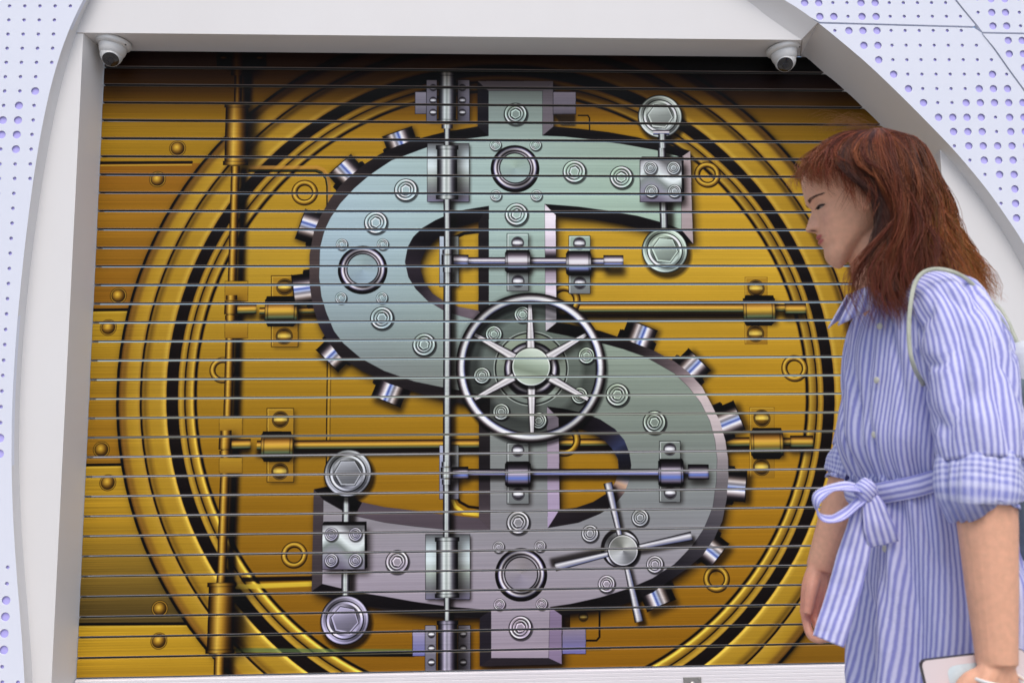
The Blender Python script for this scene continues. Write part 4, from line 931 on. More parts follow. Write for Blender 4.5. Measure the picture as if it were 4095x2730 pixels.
# near hand closes round the end of the phone
def hand(W, d, back, thumb_side, curls, tlen=1.0, spread=.011, thumb=((.028,.02),(.05,.045),(.058,.07)), pal=1.0):
    """W wrist, d direction of the palm, back = normal of the back of the hand"""
    d, back = Vector(d).normalized(), Vector(back).normalized(); side = d.cross(back).normalized()*thumb_side
    back = (back - d*back.dot(d)).normalized()
    for q in (-1.5,-.5,.5,1.5):                          # palm as four rays merged by the remesh
        tb([W+side*q*.006, W+d*.035+side*q*.0150, W+d*.086*pal+side*q*.0195], [.017,.0160,.0115], 12, 4)
    L = [(.040,.024,.020),(.045,.028,.021),(.042,.026,.021),(.032,.020,.018)]
    for i, q in enumerate((1.5,.5,-.5,-1.5)):
        p = W+d*(.086*pal)+side*q*.0208; ang = 0; dq = (d + side*q*.07).normalized(); pts = [p-d*.012, p]
        for l, cu in zip(L[i], curls[i]):
            ang += cu; dirv = dq*math.cos(ang) - back*math.sin(ang); p = p+dirv*l*tlen; pts.append(p)
        tb(pts, [.0092,.0088,.0080,.0074,.0056], 12, 4)
    th = [W+d*.018+side*.018-back*.004]
    for (aa, bb) in thumb: th.append(W+d*aa+side*(.018+bb*.55)-back*(.006+bb*.25))
    tb(th, [.0140,.0128,.0105,.0078], 12, 4)
near_d = (WN-EN).normalized()+Vector((-.10,.05,0))
hand(WN, near_d, (.25,-.97,.05), 1, [(.9,.9,.6)]*4, thumb=((.03,.030),(.05,.055),(.052,.085)))
# far arm (her right), swung forward
SF, EF, WF = U(2150,740,-1.645), U(1966,1080,-1.625), U(1882,1305,-1.60)
tb([SF, SF.lerp(EF,.5), EF, EF.lerp(WF,.3), EF.lerp(WF,.65), WF], [.055,.047,.042,.040,.033,.0255])
hand(WF, (-.12,-.02,-1), (-.42,.90,.05), -1, [(.50,.85,.55),(.68,1.0,.65),(.82,1.1,.7),(.95,1.1,.7)], thumb=((.035,.020),(.062,.036),(.085,.046)))
tmp = link('tmp_body', body.me(), None)
md = tmp.modifiers.new('r', 'REMESH'); md.mode = 'VOXEL'; md.voxel_size = .0023; md.adaptivity = 0
sm = tmp.modifiers.new('s', 'SMOOTH'); sm.factor = .5; sm.iterations = 3
dg = bpy.context.evaluated_depsgraph_get(); bme = bpy.data.meshes.new_from_object(tmp.evaluated_get(dg))
bpy.data.objects.remove(tmp)
# skin tones: lips, flushed cheeks and knuckles; nostril and mouth-line shade is painted in
co = np.empty(len(bme.vertices)*3, np.float32); bme.vertices.foreach_get('co', co); co = co.reshape(-1,3)
rel = (co-np.array(HO))*100; la, lb, lcc = rel@np.array(HF), rel@np.array(HL), rel@np.array(HU)
skin = np.tile(np.array([.780,.415,.268], np.float32), (len(co),1))
def G2(x, s): return np.exp(-(x/s)**2)
def mixc(w, c):
    global skin
    w = np.clip(w,0,1)[:,None]; skin = skin*(1-w)+np.array(c, np.float32)*w
hd_ = (la > 3) & (lcc > -13) & (lcc < 12)
front = np.clip((la-7)/1.5,0,1)*hd_
mixc(.5*G2(np.abs(lb)-4.2,1.9)*G2(lcc+2.8,1.6)*front, (.62,.30,.22))
mw = np.clip(1-(np.abs(lb)/2.15)**2,0,1)
lipw = front*np.clip(mw*3,0,1)*(np.clip(1.1-np.abs(lcc+5.05)/(.08+.42*mw),0,1)+np.clip(1.1-np.abs(lcc+5.92)/(.08+.50*mw),0,1))
mixc(np.clip(lipw*1.8,0,.92), (.50,.10,.10)); mixc(front*G2(lb,1.9)*G2(lcc+5.47,.13)*.9, (.10,.02,.02))
for s in (-1,1):
    mixc(front*G2(lb-s*.75,.34)*G2(lcc+3.72,.26)*1.2, (.10,.03,.02))
hr = np.linalg.norm(co-np.array(U(1868,1400,-1.60)), axis=1); mixc(.65*np.clip(1.25-hr/.085,0,1), (.66,.22,.17))
at = bme.color_attributes.new('tone', 'FLOAT_COLOR', 'POINT'); at.data.foreach_set('color', np.c_[skin, np.ones(len(skin))].astype(np.float32).ravel())
def vc_mat(name, rough, sss=0.0, spec=.4, var=.12, vs_=(30,30,30)):
    m, nt, b = mat(name, rough=rough, spec=spec)
    a = node(nt, 'ShaderNodeVertexColor'); a.layer_name = 'tone'
    tc = node(nt, 'ShaderNodeTexCoord'); mp = node(nt, 'ShaderNodeMapping'); mp.inputs['Scale'].default_value = vs_; n = node(nt, 'ShaderNodeTexNoise', Scale=1.0, Detail=5.0)
    r = node(nt, 'ShaderNodeMapRange'); r.inputs['To Min'].default_value = 1-var; r.inputs['To Max'].default_value = 1+var
    mx = node(nt, 'ShaderNodeMix'); mx.data_type = 'RGBA'; mx.blend_type = 'MULTIPLY'; mx.inputs[0].default_value = 1
    nt.links.new(tc.outputs['Object'], mp.inputs[0]); nt.links.new(mp.outputs[0], n.inputs['Vector']); nt.links.new(n.outputs['Fac'], r.inputs['Value'])
    nt.links.new(a.outputs['Color'], mx.inputs[6]); nt.links.new(r.outputs[0], mx.inputs[7]); nt.links.new(mx.outputs[2], b.inputs['Base Color'])
    if sss:
        b.inputs['Subsurface Weight'].default_value = sss; b.inputs['Subsurface Radius'].default_value = (1.0,.35,.2); b.inputs['Subsurface Scale'].default_value = .006
    return m, nt, b
M_skin, nt, b = vc_mat('skin', .44, .10, .38, .17, (95,95,95))
n2 = node(nt, 'ShaderNodeTexNoise', Scale=900.0, Detail=2.0); bp = node(nt, 'ShaderNodeBump', Strength=.08, Distance=.0006)
tc = node(nt, 'ShaderNodeTexCoord'); nt.links.new(tc.outputs['Object'], n2.inputs['Vector']); nt.links.new(n2.outputs['Fac'], bp.inputs['Height']); nt.links.new(bp.outputs[0], b.inputs['Normal'])
pbody = pchild('body', bme, M_skin)
# eye slit, lashes, brows lie on the skin
M_lash = mat('dark_lashes', (.020,.012,.010), .5)[0]; M_brow = mat('brown_brow_hair', (.15,.078,.055), .8)[0]; M_eye = mat('eye_white', (.36,.27,.24), .25)[0]
def on_face(b, c, lift=.05):
    lo, hi = -1.5, 1.5
    for _ in range(40):
        m_ = (lo+hi)/2
        if head_local(m_, c)[1] < b: lo = m_
        else: hi = m_
    a = head_local(lo, c)[0]; return H3(a+lift, b, c)
def lid(t): return 1.75+2.55*t, -.16+.30*math.sin(math.pi*t**.85)-.04*t, -.20-.26*math.sin(math.pi*t)-.04*t
def patch(pts, lift): 
    c = on_face(sum(p[0] for p in pts)/len(pts), sum(p[1] for p in pts)/len(pts), lift); V_ = [c]+[on_face(x, y, lift*.7) for x, y in pts]; n = len(pts)
    return V_, [(0, 1+i, 1+(i+1) % n) for i in range(n)]
M_iris = mat('dark_iris', (.018,.010,.008), .12)[0]
for s in (1, -1):
    T_ = np.linspace(0, 1, 13)
    al = [(s*lid(t)[0], lid(t)[1]) for t in T_] + [(s*lid(t)[0], lid(t)[2]) for t in T_[::-1][1:-1]]
    eye = pchild('eye', mesh(*patch(al, .05)), M_eye)
    ir = [(s*(2.60+.62*math.cos(a)), max(-.40, min(.10, -.14+.44*math.sin(a)))) for a in np.linspace(0, 2*math.pi, 21)[:-1]]
    pchild('iris', mesh(*patch(ir, .085)), M_iris, eye)
    G_ = Geo(); pts = [on_face(s*lid(t)[0], lid(t)[1], .07) for t in T_]
    G_.add(*tube_geo(pts, list(np.interp(T_,[0,.3,.7,1],[.0006,.0017,.0019,.0008])), 8))
    for k in range(18):
        t = .1+.9*k/17; p = on_face(s*lid(t)[0], lid(t)[1], .07); q = p + (HF*.9+HL*s*(.1+.6*t)-HU*.35)*.0058
        G_.add(*tube_geo([p, p.lerp(q,.5)-HU*.0008, q], [.0003,.00028,.0001], 5))
    pchild('eyelash', G_.me(), M_lash)
    G_ = Geo()
    for k in range(150):
        t = rp.random(); x = 1.3+3.7*t; y = 1.50+.26*math.sin(t*2.6)+rp.uniform(-.30,.30)*(1-.6*t)
        p = on_face(s*x, y, .03); q = on_face(s*(x+.45), y+.10-.2*t, .09); G_.add(*tube_geo([p, p.lerp(q,.5), q], [.0003,.0003,.0001], 4))
    pchild('eyebrow', G_.me(), M_brow)

# ------------------------------------------------------------------ striped cloth
def cloth(name, along='u', check=False, light=(.66,.655,.88), dark=(.28,.285,.62), duty=.66):
    m, nt, b = mat(name, rough=.85, spec=.15)
    uv = node(nt, 'ShaderNodeUVMap'); uv.uv_map = 'UVMap'
    sp = node(nt, 'ShaderNodeSeparateXYZ')
    tc = node(nt, 'ShaderNodeTexCoord'); nz = node(nt, 'ShaderNodeTexNoise', Scale=55.0, Detail=3.0)
    nt.links.new(tc.outputs['Object'], nz.inputs['Vector']); nt.links.new(uv.outputs[0], sp.inputs[0])
    def stripes(out, mul):
        a = node(nt, 'ShaderNodeMath', operation='MULTIPLY_ADD'); a.inputs[1].default_value = mul
        nn = node(nt, 'ShaderNodeMath', operation='MULTIPLY'); nn.inputs[1].default_value = .22
        nt.links.new(nz.outputs['Fac'], nn.inputs[0]); nt.links.new(out, a.inputs[0]); nt.links.new(nn.outputs[0], a.inputs[2])
        f = node(nt, 'ShaderNodeMath', operation='PINGPONG'); f.inputs[1].default_value = .5
        nt.links.new(a.outputs[0], f.inputs[0])
        r = node(nt, 'ShaderNodeMapRange', interpolation_type='SMOOTHSTEP'); r.inputs['From Min'].default_value = .25-duty*.26; r.inputs['From Max'].default_value = .25+duty*.26
        nt.links.new(f.outputs[0], r.inputs['Value']); return r.outputs[0]
    s = stripes(sp.outputs['X'], 1.0)
    if check:
        s2 = stripes(sp.outputs['Y'], 1.0); av = node(nt, 'ShaderNodeMath', operation='MULTIPLY_ADD'); av.inputs[1].default_value = .5
        h = node(nt, 'ShaderNodeMath', operation='MULTIPLY'); h.inputs[1].default_value = .5
        nt.links.new(s2, h.inputs[0]); nt.links.new(s, av.inputs[0]); nt.links.new(h.outputs[0], av.inputs[2]); s = av.outputs[0]
    mx = node(nt, 'ShaderNodeMix'); mx.data_type = 'RGBA'; mx.inputs[6].default_value = (*light,1); mx.inputs[7].default_value = (*dark,1)
    nt.links.new(s, mx.inputs[0]); nt.links.new(mx.outputs[2], b.inputs['Base Color'])
    wv = node(nt, 'ShaderNodeTexNoise', Scale=34.0, Detail=8.0, Roughness=.62); bp = node(nt, 'ShaderNodeBump', Strength=.6, Distance=.005)
    nt.links.new(tc.outputs['Object'], wv.inputs['Vector']); nt.links.new(wv.outputs['Fac'], bp.inputs['Height']); nt.links.new(bp.outputs[0], b.inputs['Normal'])
    b.inputs['Sheen Weight'].default_value = .15
    return m
M_cloth = cloth('striped_cotton'); M_check = cloth('checked_cotton_cuff', check=True, light=(.70,.70,.90), dark=(.25,.265,.60)); M_btn = mat('pale_button', (.62,.60,.50), .35)[0]
def grid_mesh(P, UVs, closed_u=True):
    """P[j][i] rows of points; UVs same layout with one extra column when closed"""
    n = len(P[0]); V_ = [p for r in P for p in r]; F_, uvs = [], []
    m_ = n if closed_u else n-1
    for j in range(len(P)-1):
        for i in range(m_):
            k = (i+1) % n
            F_.append((j*n+i, j*n+k, (j+1)*n+k, (j+1)*n+i))
            uvs += [UVs[j][i], UVs[j][i+1], UVs[j+1][i+1], UVs[j+1][i]]
    me = mesh(V_, F_); l = me.uv_layers.new(name='UVMap'); l.data.foreach_set('uv', np.array(uvs, np.float32).ravel())
    return me
def N(*p): return noise.noise(p)
# torso and skirt
rows = [np.array(r) for r in catmull(DR, 9)]; NTH = 144; P, UVs = [], []
zw = DR[7][2]
for r in rows:
    cx, cy, cz, rx, ry = r; line, uvl = [], []
    for i in range(NTH+1):
        th = 2*math.pi*i/NTH; ct, st = math.cos(th), math.sin(th)
        px_, py_ = cx+rx*math.copysign(abs(ct)**.88, ct), cy+ry*math.copysign(abs(st)**.88, st)
        below = max(0, zw-cz); above = max(0, cz-zw)
        tw = th + cz*1.1; d = .011*N(math.cos(th)*3.2, math.sin(th)*3.2, cz*2.2) + .006*N(math.cos(tw)*6, math.sin(tw)*6, cz*5.0+5) - .009*max(0, .30-abs(N(math.cos(tw)*3.4+3, math.sin(tw)*3.4, cz*5.5)))/.30*(1 if above > 0 else .7)
        d += (.007*math.sin(th*21+2.2*N(math.cos(th)*2, math.sin(th)*2, cz*1.5)))*(math.exp(-below*9)*(1 if below > .004 else 0)+math.exp(-above*14)*(1 if above > 0 else 0)*.8)
        d += .013*min(1,below*4)*math.sin(th*9+1.5*N(math.cos(th)*1.5, math.sin(th)*1.5, cz)+cz*1.2)
        # bust and blouse-over above the belt
        d += .012*math.exp(-((above-.065)/.045)**2)*(.5+.5*abs(st))
        line.append(Vector((px_+d*ct, py_+d*st, cz + .012*N(ct*2, st*2, cz*3)*0)))
        uvl.append((th/(2*math.pi)*104 + below*16, cz*100))
    P.append(line[:-1]); UVs.append(uvl)
dress = pchild('dress', grid_mesh(P, UVs), M_cloth)
sd = dress.modifiers.new('thickness', 'SOLIDIFY'); sd.thickness = .0015; sd.offset = -1
def sleeve(name, path, radii, nstr, material, parent, wr=.006, seg=56, seed=0, n=8, rough=1.0):
    Pp = [Vector(p) for p in catmull([np.array(p) for p in path], n)]
    rr = np.interp(np.linspace(0, len(path)-1, len(Pp)), range(len(path)), radii); P_, U_ = [], []
    prev = None; L = 0
    for i, p in enumerate(Pp):
        t = (Pp[min(i+1,len(Pp)-1)]-Pp[max(i-1,0)]).normalized(); L += (Pp[i]-Pp[i-1]).length if i else 0
        s = Vector((1,0,0)) if prev is None else prev
        s = (s-t*s.dot(t)).normalized(); prev = s; w = s.cross(t)
        line, uvl = [], []
        for k in range(seg+1):
            a = 2*math.pi*k/seg
            fe = min(1, 4*min(i, len(Pp)-1-i)/len(Pp)+.25); d = fe*wr*(N(math.cos(a)*1.8+seed, math.sin(a)*1.8, L*7)+.6*N(math.cos(a)*3.5+seed, math.sin(a)*3.5, L*16)) - fe*wr*1.3*max(0,.28-abs(N(math.cos(a)*2.2+seed+4, math.sin(a)*2.2, L*11+a*.3)))/.28 + fe*wr*.4*math.sin(a*5+L*18+3*N(math.cos(a)+seed, math.sin(a), L*6))
            q = rr[i]+d; line.append(p+s*(q*math.cos(a))+w*(q*math.sin(a))); uvl.append((k/seg*nstr, L*105))
        P_.append(line[:-1]); U_.append(uvl)
    o = pchild(name, grid_mesh(P_, U_), material, parent)
    m_ = o.modifiers.new('thickness', 'SOLIDIFY'); m_.thickness = .0018; m_.offset = -1
    return o
CN0, CN1 = U(2254,1040,-2.0), U(2252,1128,-2.01)
sleeve('sleeve', [U(2126,676,-1.90), U(2168,706,-1.935), U(2204,775,-1.965), U(2228,870,-1.99), U(2246,980,-2.02), U(2256,1062,-2.03)], [.044,.060,.066,.067,.065,.059], 44, M_cloth, dress, .0065, seed=3)
sleeve('cuff', [U(2256,1028,-2.03), U(2254,1044,-2.03), U(2253,1088,-2.035), U(2252,1128,-2.04), U(2252,1146,-2.04), U(2253,1142,-2.04)], [.053,.0585,.0605,.0585,.0545,.048], 40, M_check, dress, .0045, seed=8, n=6)
sleeve('sleeve', [U(2085,690,-1.70), U(2120,740,-1.66), U(2075,860,-1.64), U(2022,970,-1.63), U(1985,1050,-1.625)], [.062,.078,.076,.070,.062], 48, M_cloth, dress, .0065, seed=13)
sleeve('cuff', [U(1992,1032,-1.626), U(1986,1045,-1.626), U(1972,1082,-1.625), U(1960,1108,-1.623), U(1961,1104,-1.623)], [.056,.062,.062,.056,.048], 44, M_check, dress, .0045, seed=18, n=6)
# collar
ncb = U(2042,672,YM); P, UVs = [], []
for j in range(7):
    t = j/6; line, uvl = [], []
    for i in range(61):
        th = R(14)+R(332)*i/60; fr = math.cos(th)                   # 1 at the front, where it is open
        r_ = .055 if j == 0 else .058+.030*(t-.1)
        z = (0.0 if j == 0 else .026-.050*(t-.1)*(1+.5*max(0,fr)**3))
        line.append(Vector((ncb.x-.004-r_*1.12*math.cos(th)-.012*max(0,fr)**4*t, YM+r_*1.05*math.sin(th), ncb.z+z-.022*fr)))
        uvl.append((i*.50, t*4))
    P.append(line); UVs.append(uvl)
col = pchild('collar', grid_mesh(P, UVs, False), M_cloth, dress); m_ = col.modifiers.new('thickness', 'SOLIDIFY'); m_.thickness = .003
# buttons down the placket (front, turned a little to the camera)
def front_pt(py_, th):
    zz = U(1960, py_, YM).z; r = rows[int(np.argmin([abs(q[2]-zz) for q in rows]))]; cx, cy, cz, rx, ry = r
    ct, st = math.cos(th), math.sin(th); return Vector((cx+(rx+.008)*math.copysign(abs(ct)**.88, ct), cy+(ry+.008)*math.copysign(abs(st)**.88, st), cz)), Vector((ct, st, 0))
for py_ in (760, 880, 1000, 1245, 1390, 1530):
    p, nrm = front_pt(py_, math.pi+.42)
    bm = bmesh.new(); lathe(bm, [(.0055,0),(.0058,.0012),(.0045,.0022),(.0001,.0018)], Matrix.Translation(p) @ nrm.to_track_quat('Z','Y').to_matrix().to_4x4(), 16)
    pchild('button', bm_mesh(bm), M_btn, dress)
# belt, bow and its ends
P, UVs = [], []
cx, cy, cz, rx, ry = DR[7]
for j in range(6):
    t = j/5; line, uvl = [], []
    for i in range(97):
        th = 2*math.pi*i/96; ct, st = math.cos(th), math.sin(th)
        d = .017+.004*math.sin(t*math.pi)+.002*N(ct*3, st*3, t*2)
        zc = cz+.020+.050*ct-.018+.036*t+.004*N(ct*2, st*2, 7)
        line.append(Vector((cx+(rx+d)*ct, cy+(ry+d)*st, zc))); uvl.append((t*3.6, th*9))
    P.append(line[:-1]); UVs.append(uvl)
belt = pchild('belt', grid_mesh(P, UVs), M_cloth, dress)
def ribbon(name, pts, wdir, width, seed=0, stripes=3.8, twist=0.0):
    Pp = [Vector(p) for p in catmull([np.array(p) for p in pts], 8)]; P_, U_ = [], []; L = 0; w0 = Vector(wdir).normalized()
    for i, p in enumerate(Pp):
        t = (Pp[min(i+1,len(Pp)-1)]-Pp[max(i-1,0)]).normalized(); L += (Pp[i]-Pp[i-1]).length if i else 0
        w = (w0-t*w0.dot(t)).normalized(); w = Matrix.Rotation(twist*i/len(Pp), 3, t) @ w; nn = t.cross(w)
        wd = width if not callable(width) else width(i/(len(Pp)-1))
        line, uvl = [], []
        for k in range(9):
            q = k/8-.5; line.append(p+w*(q*wd)+nn*(.006*N(q*3+seed, L*26, 1)+.0012*math.cos(q*6))); uvl.append((q*stripes+.25, L*60))
        P_.append(line); U_.append(uvl)
    o = pchild(name, grid_mesh(P_, U_, False), M_cloth, belt); m_ = o.modifiers.new('thickness', 'SOLIDIFY'); m_.thickness = .0012; return o
yb = -1.885
KN = U(1986,1126,yb)
ribbon('bow_loop', [U(1990,1128,yb), U(1952,1118,yb-.01), U(1912,1120,yb-.015), U(1882,1140,yb-.02), U(1874,1166,yb-.02), U(1888,1188,yb-.02), U(1918,1190,yb-.02), U(1955,1166,yb-.01), U(1990,1132,yb)], (.1,.90,.42), .027, 1)
ribbon('belt_end', [U(1990,1130,yb-.006), U(2004,1155,yb-.014), U(2016,1200,yb-.018), U(2026,1236,yb-.016), U(2030,1250,yb-.014)], (1,-.25,.12), lambda t: .022+.026*min(1,t*1.8), 5, 4.6)
ribbon('belt_end', [U(1988,1132,yb-.002), U(1982,1180,yb-.004), U(1964,1260,yb-.002), U(1938,1360,yb), U(1912,1440,yb), U(1902,1472,yb)], (1,-.25,.15), lambda t: .024+.026*min(1,t*2.2), 9, 4.6, .25)
G_ = Geo(); kp = [KN+Vector((.014*math.cos(a), -.006+.006*math.sin(2*a), .016*math.sin(a))) for a in np.linspace(0, 2*math.pi, 17)]
bm = bmesh.new(); bmesh.ops.create_uvsphere(bm, u_segments=20, v_segments=14, radius=.019)
for v in bm.verts: v.co = KN + Vector((v.co.x*.95, v.co.y*.8-.006, v.co.z*1.05)) + Vector(v.co).normalized()*.004*N(v.co.x*120, v.co.y*120, v.co.z*120)
me = bm_mesh(bm); l = me.uv_layers.new(name='UVMap')
for lp in me.loops: q = me.vertices[lp.vertex_index].co; l.data[lp.index].uv = ((q.x+q.z)*110, 0)
pchild('knot', me, M_cloth, belt)

# ------------------------------------------------------------------ hair
Y2 = lambda y: 2*YM-y
gd = [
 [(1990,301,-1.802),(1930,310,-1.802),(1880,338,-1.802),(1853,372,-1.805),(1845,402,-1.81),(1849,424,-1.818),(1856,436,-1.824)],
 [(1995,299,-1.804),(1938,310,-1.842),(1896,340,-1.864),(1876,374,-1.875),(1874,402,-1.879),(1884,420,-1.881),(1896,428,-1.883)],
 [(2000,298,-1.806),(1958,312,-1.856),(1925,344,-1.876),(1918,380,-1.884),(1942,396,-1.888),(1994,408,-1.892),(2036,436,-1.897),(2050,490,-1.900),(2030,545,-1.900)],
 [(2006,297,-1.807),(1984,318,-1.866),(1968,360,-1.889),(1998,388,-1.899),(2044,425,-1.903),(2056,492,-1.906),(2018,562,-1.902),(1994,622,-1.902),(2006,690,-1.912),(2046,748,-1.920)],
 [(2014,297,-1.807),(2008,325,-1.873),(2020,382,-1.907),(2062,450,-1.914),(2080,535,-1.912),(2058,610,-1.910),(2068,690,-1.915),(2076,752,-1.925)],
 [(2022,296,-1.807),(2044,322,-1.876),(2066,395,-1.906),(2092,485,-1.909),(2104,570,-1.903),(2102,632,-1.906),(2110,690,-1.920)],
 [(2030,297,-1.806),(2078,324,-1.870),(2102,410,-1.893),(2122,505,-1.894),(2148,580,-1.889),(2176,632,-1.892),(2200,668,-1.895)],
 [(2036,298,-1.804),(2102,326,-1.852),(2130,415,-1.866),(2156,505,-1.865),(2186,586,-1.861),(2220,648,-1.861),(2246,698,-1.861)],
 [(2040,299,-1.802),(2112,328,-1.814),(2146,412,-1.822),(2180,500,-1.821),(2212,580,-1.818),(2246,650,-1.816),(2268,702,-1.816)],
]
far_lock = [(2002,305,-1.775),(1990,330,-1.735),(1985,400,-1.70),(2000,480,-1.695),(2000,560,-1.70),(1975,650,-1.70),(1950,730,-1.695),(1948,800,-1.69)]
def far(g): return [(x, y, Y2(yy)) for x, y, yy in g]
guides_n = [[np.array(U(*q)) for q in g] for g in gd]
guides_f = [[np.array(U(*q)) for q in far(g)] for g in gd]
def rs_curve(P, n):
    P = np.array(catmull(P, 6)); d = np.r_[0, np.cumsum(np.linalg.norm(np.diff(P,axis=0),axis=1))]; t = np.linspace(0, d[-1], n)
    return np.stack([np.interp(t, d, P[:,k]) for k in range(3)], 1)
def rs_curve_fast(C, f):
    n = len(C); t = np.linspace(0, min(1,f), n)*(n-1); return np.stack([np.interp(t, range(n), C[:,k]) for k in range(3)], 1)
NS = 16
GN = [rs_curve(g, NS) for g in guides_n]; GFq = [rs_curve(g, NS) for g in guides_f]
GFq[3] = GFq[3]*.5+rs_curve([np.array(U(*q)) for q in far_lock], NS)*.5
FLK = rs_curve([np.array(U(*q)) for q in far_lock], NS)
hc = np.array(U(2010,400,YM))
hair = Geo()
def shell(Gs, inset, col, cut=1.0):
    Pp = np.array([rs_curve_fast(g, cut) for g in Gs]); n, mrow = Pp.shape[0], Pp.shape[1]
    t = np.linspace(0, n-1, (n-1)*4+1); Q = np.stack([np.stack([np.interp(t, range(n), Pp[:,j,k]) for k in range(3)], 1) for j in range(mrow)], 1)
    fall = np.linspace(1, .35, mrow)[None,:,None]
    dirn = Q-hc; dirn[...,2] *= .5; dirn /= np.linalg.norm(dirn, axis=2, keepdims=True)
    Q = Q - dirn*inset*fall
    A, B = Q.shape[:2]
    hair.add(Q.reshape(-1,3), [(i*B+j, i*B+j+1, (i+1)*B+j+1, (i+1)*B+j) for i in range(A-1) for j in range(B-1)], col)
ALLG = GN[3:] + GFq[:2:-1]
for ins, cl_ in ((.007,(.060,.018,.011)),(.016,(.022,.008,.006))): shell(ALLG, ins, cl_, .86)
shell([GN[0], GN[1], GN[2]], .004, (.07,.022,.012), .66); shell([GFq[0], GFq[1], GFq[2]], .004, (.07,.022,.012), .66); shell([GN[2], GN[3]], .006, (.05,.016,.010), .62)
tones = [(.160,.038,.018),(.205,.052,.020),(.095,.025,.014),(.260,.078,.025),(.055,.017,.012),(.145,.032,.018)]
def strand(C, w, col, tip):
    n = len(C); V_, F_ = [], []; cl_ = []
    for i in range(n):
        t = C[min(i+1,n-1)]-C[max(i-1,0)]; t = t/(np.linalg.norm(t)+1e-9)
        s = np.cross(t, [0,1,0]); ns_ = np.linalg.norm(s); s = s/ns_ if ns_ > 1e-6 else np.array([1,0,0])
        u = np.cross(s, t); k = w*(1 if i < n-4 else (n-1-i)/4+.12)
        for a in (0, 2.094, 4.189): V_.append(C[i]+(s*math.cos(a)+u*math.sin(a))*k); cl_.append(i/(n-1))
    for i in range(n-1):
        for a in range(3):
            b_ = (a+1)%3; F_.append((i*3+a, i*3+b_, (i+1)*3+b_, (i+1)*3+a))
    o = len(hair.v); hair.v += [tuple(v) for v in V_]; hair.f += [tuple(q+o for q in f) for f in F_]
    c0, c1 = np.array(col), np.array(tip); hair.c += [tuple(c0*(1-k**1.5)+c1*k**1.5) for k in cl_]
def fill(Ga, Gb, count, thick=.010, tipc=(.22,.075,.022), wav=.010, seed=0, w=(.00038,.0007), lv=.34):
    locks = [(rp.random(), rp.uniform(-1,1), rp.choice(tones), rp.uniform(-.02,.02)) for _ in range(max(3, count//26))]
    for k in range(count):
        lt, ld, lc_, ll = rp.choice(locks); t = min(1, max(0, lt+rp.gauss(0,.11))); C = Ga*(1-t)+Gb*t
        m_ = len(C); s = np.linspace(0,1,m_)[:,None]
        dirn = C-hc; dirn = dirn/np.linalg.norm(dirn, axis=1, keepdims=True)
        dep = rp.uniform(-1,.35)*thick
        Cl = Ga*(1-lt)+Gb*lt
        C = C*(1-.5*s)+(Cl)*(.5*s) + dirn*(dep+ld*.004)*(.35+.65*s)
        ph = rp.uniform(0,6.28); a = np.array([N(seed+lt*9+.3*rp.random(), q*2.4+ld*3, 1) for q in s[:,0]]); b_ = np.array([N(seed+lt*9+.3*rp.random(), q*2.4+ld*3, 7) for q in s[:,0]])
        C = C + np.stack([a, b_*.8, a*.25], 1)*wav*(s**1.1)*2.6 + np.array([rp.gauss(0,1), rp.gauss(0,1), rp.gauss(0,.6)])*.0045*s + np.stack([np.sin(s[:,0]*9+lt*20+ld), .6*np.cos(s[:,0]*9+lt*20+ld), 0*s[:,0]],1)*wav*.62*s
        ln = (1-lv*rp.random()**1.4)+ll
        C = rs_curve_fast(C, ln)
        j = rp.uniform(.75,1.25); cl_ = tuple(x*j for x in lc_); strand(C, rp.uniform(*w), cl_, tuple(x*rp.uniform(.7,1.2) for x in tipc))
red, ora = (.20,.050,.021), (.46,.165,.038)
fill(GN[0], GN[1], 520, .008, (.30,.085,.028), .016, 1, lv=.5); fill(GN[1], GN[2], 520, .008, (.26,.065,.024), .014, 2, lv=.5); fill(GN[2], GN[3], 520, .008, (.06,.030,.024), .006, 3)
fill(GN[3], GN[4], 900, .010, red, .024, 4); fill(GN[4], GN[5], 900, .011, red, .026, 5); fill(GN[5], GN[6], 900, .012, (.20,.062,.022), .026, 6); fill(GN[6], GN[7], 900, .013, ora, .024, 7); fill(GN[7], GN[8], 700, .013, ora, .024, 8)
fill(GN[8], GFq[8], 350, .012, ora, .013, 9); fill(GFq[7], GFq[8], 300, .012, ora, .012, 10)
fill(GFq[0], GFq[1], 200, .006, red, .006, 11); fill(GFq[1], GFq[2], 150, .006, red, .006, 12)
fill(FLK, FLK+np.array([.035,.0,.0]), 420, .010, red, .014, 13); fill(GFq[3], GFq[4], 150, .01, red, .012, 14)
# a few flyaway hairs lifted off the crown
for k in range(70):
    y0 = rp.uniform(-1.84,-1.76); p0 = np.array(U(rp.uniform(1985,2045), 306, y0)); L_ = rp.uniform(.05,.12); up_ = rp.uniform(.10,.42)
    C = np.array([p0+np.array([-L_*q, rp.uniform(-.01,.01)*q, up_*L_*math.sin(q*2.4)-.012*q*q]) for q in np.linspace(0,1,10)]); strand(C, .00022, (.16,.06,.02), (.32,.15,.05))
for k in range(260):
    i_ = rp.randrange(3, len(GN)-1); t_ = rp.random(); C = GN[i_]*(1-t_)+GN[i_+1]*t_; sq = np.linspace(0,1,len(C))[:,None]
    dirn = C-hc; dirn = dirn/np.linalg.norm(dirn, axis=1, keepdims=True)
    C = C + dirn*(rp.uniform(.004,.016)*sq**.7) + np.stack([np.sin(sq[:,0]*rp.uniform(5,11)+k), .5*np.cos(sq[:,0]*7+k), 0*sq[:,0]],1)*.010*sq
    strand(rs_curve_fast(C, rp.uniform(.6,1.0)), .00022, (.22,.06,.022), (.50,.20,.06))
M_hair, nt, b = vc_mat('auburn_hair', .52, 0, .32, .30, (90,90,20))
pchild('hair', hair.me(), M_hair)

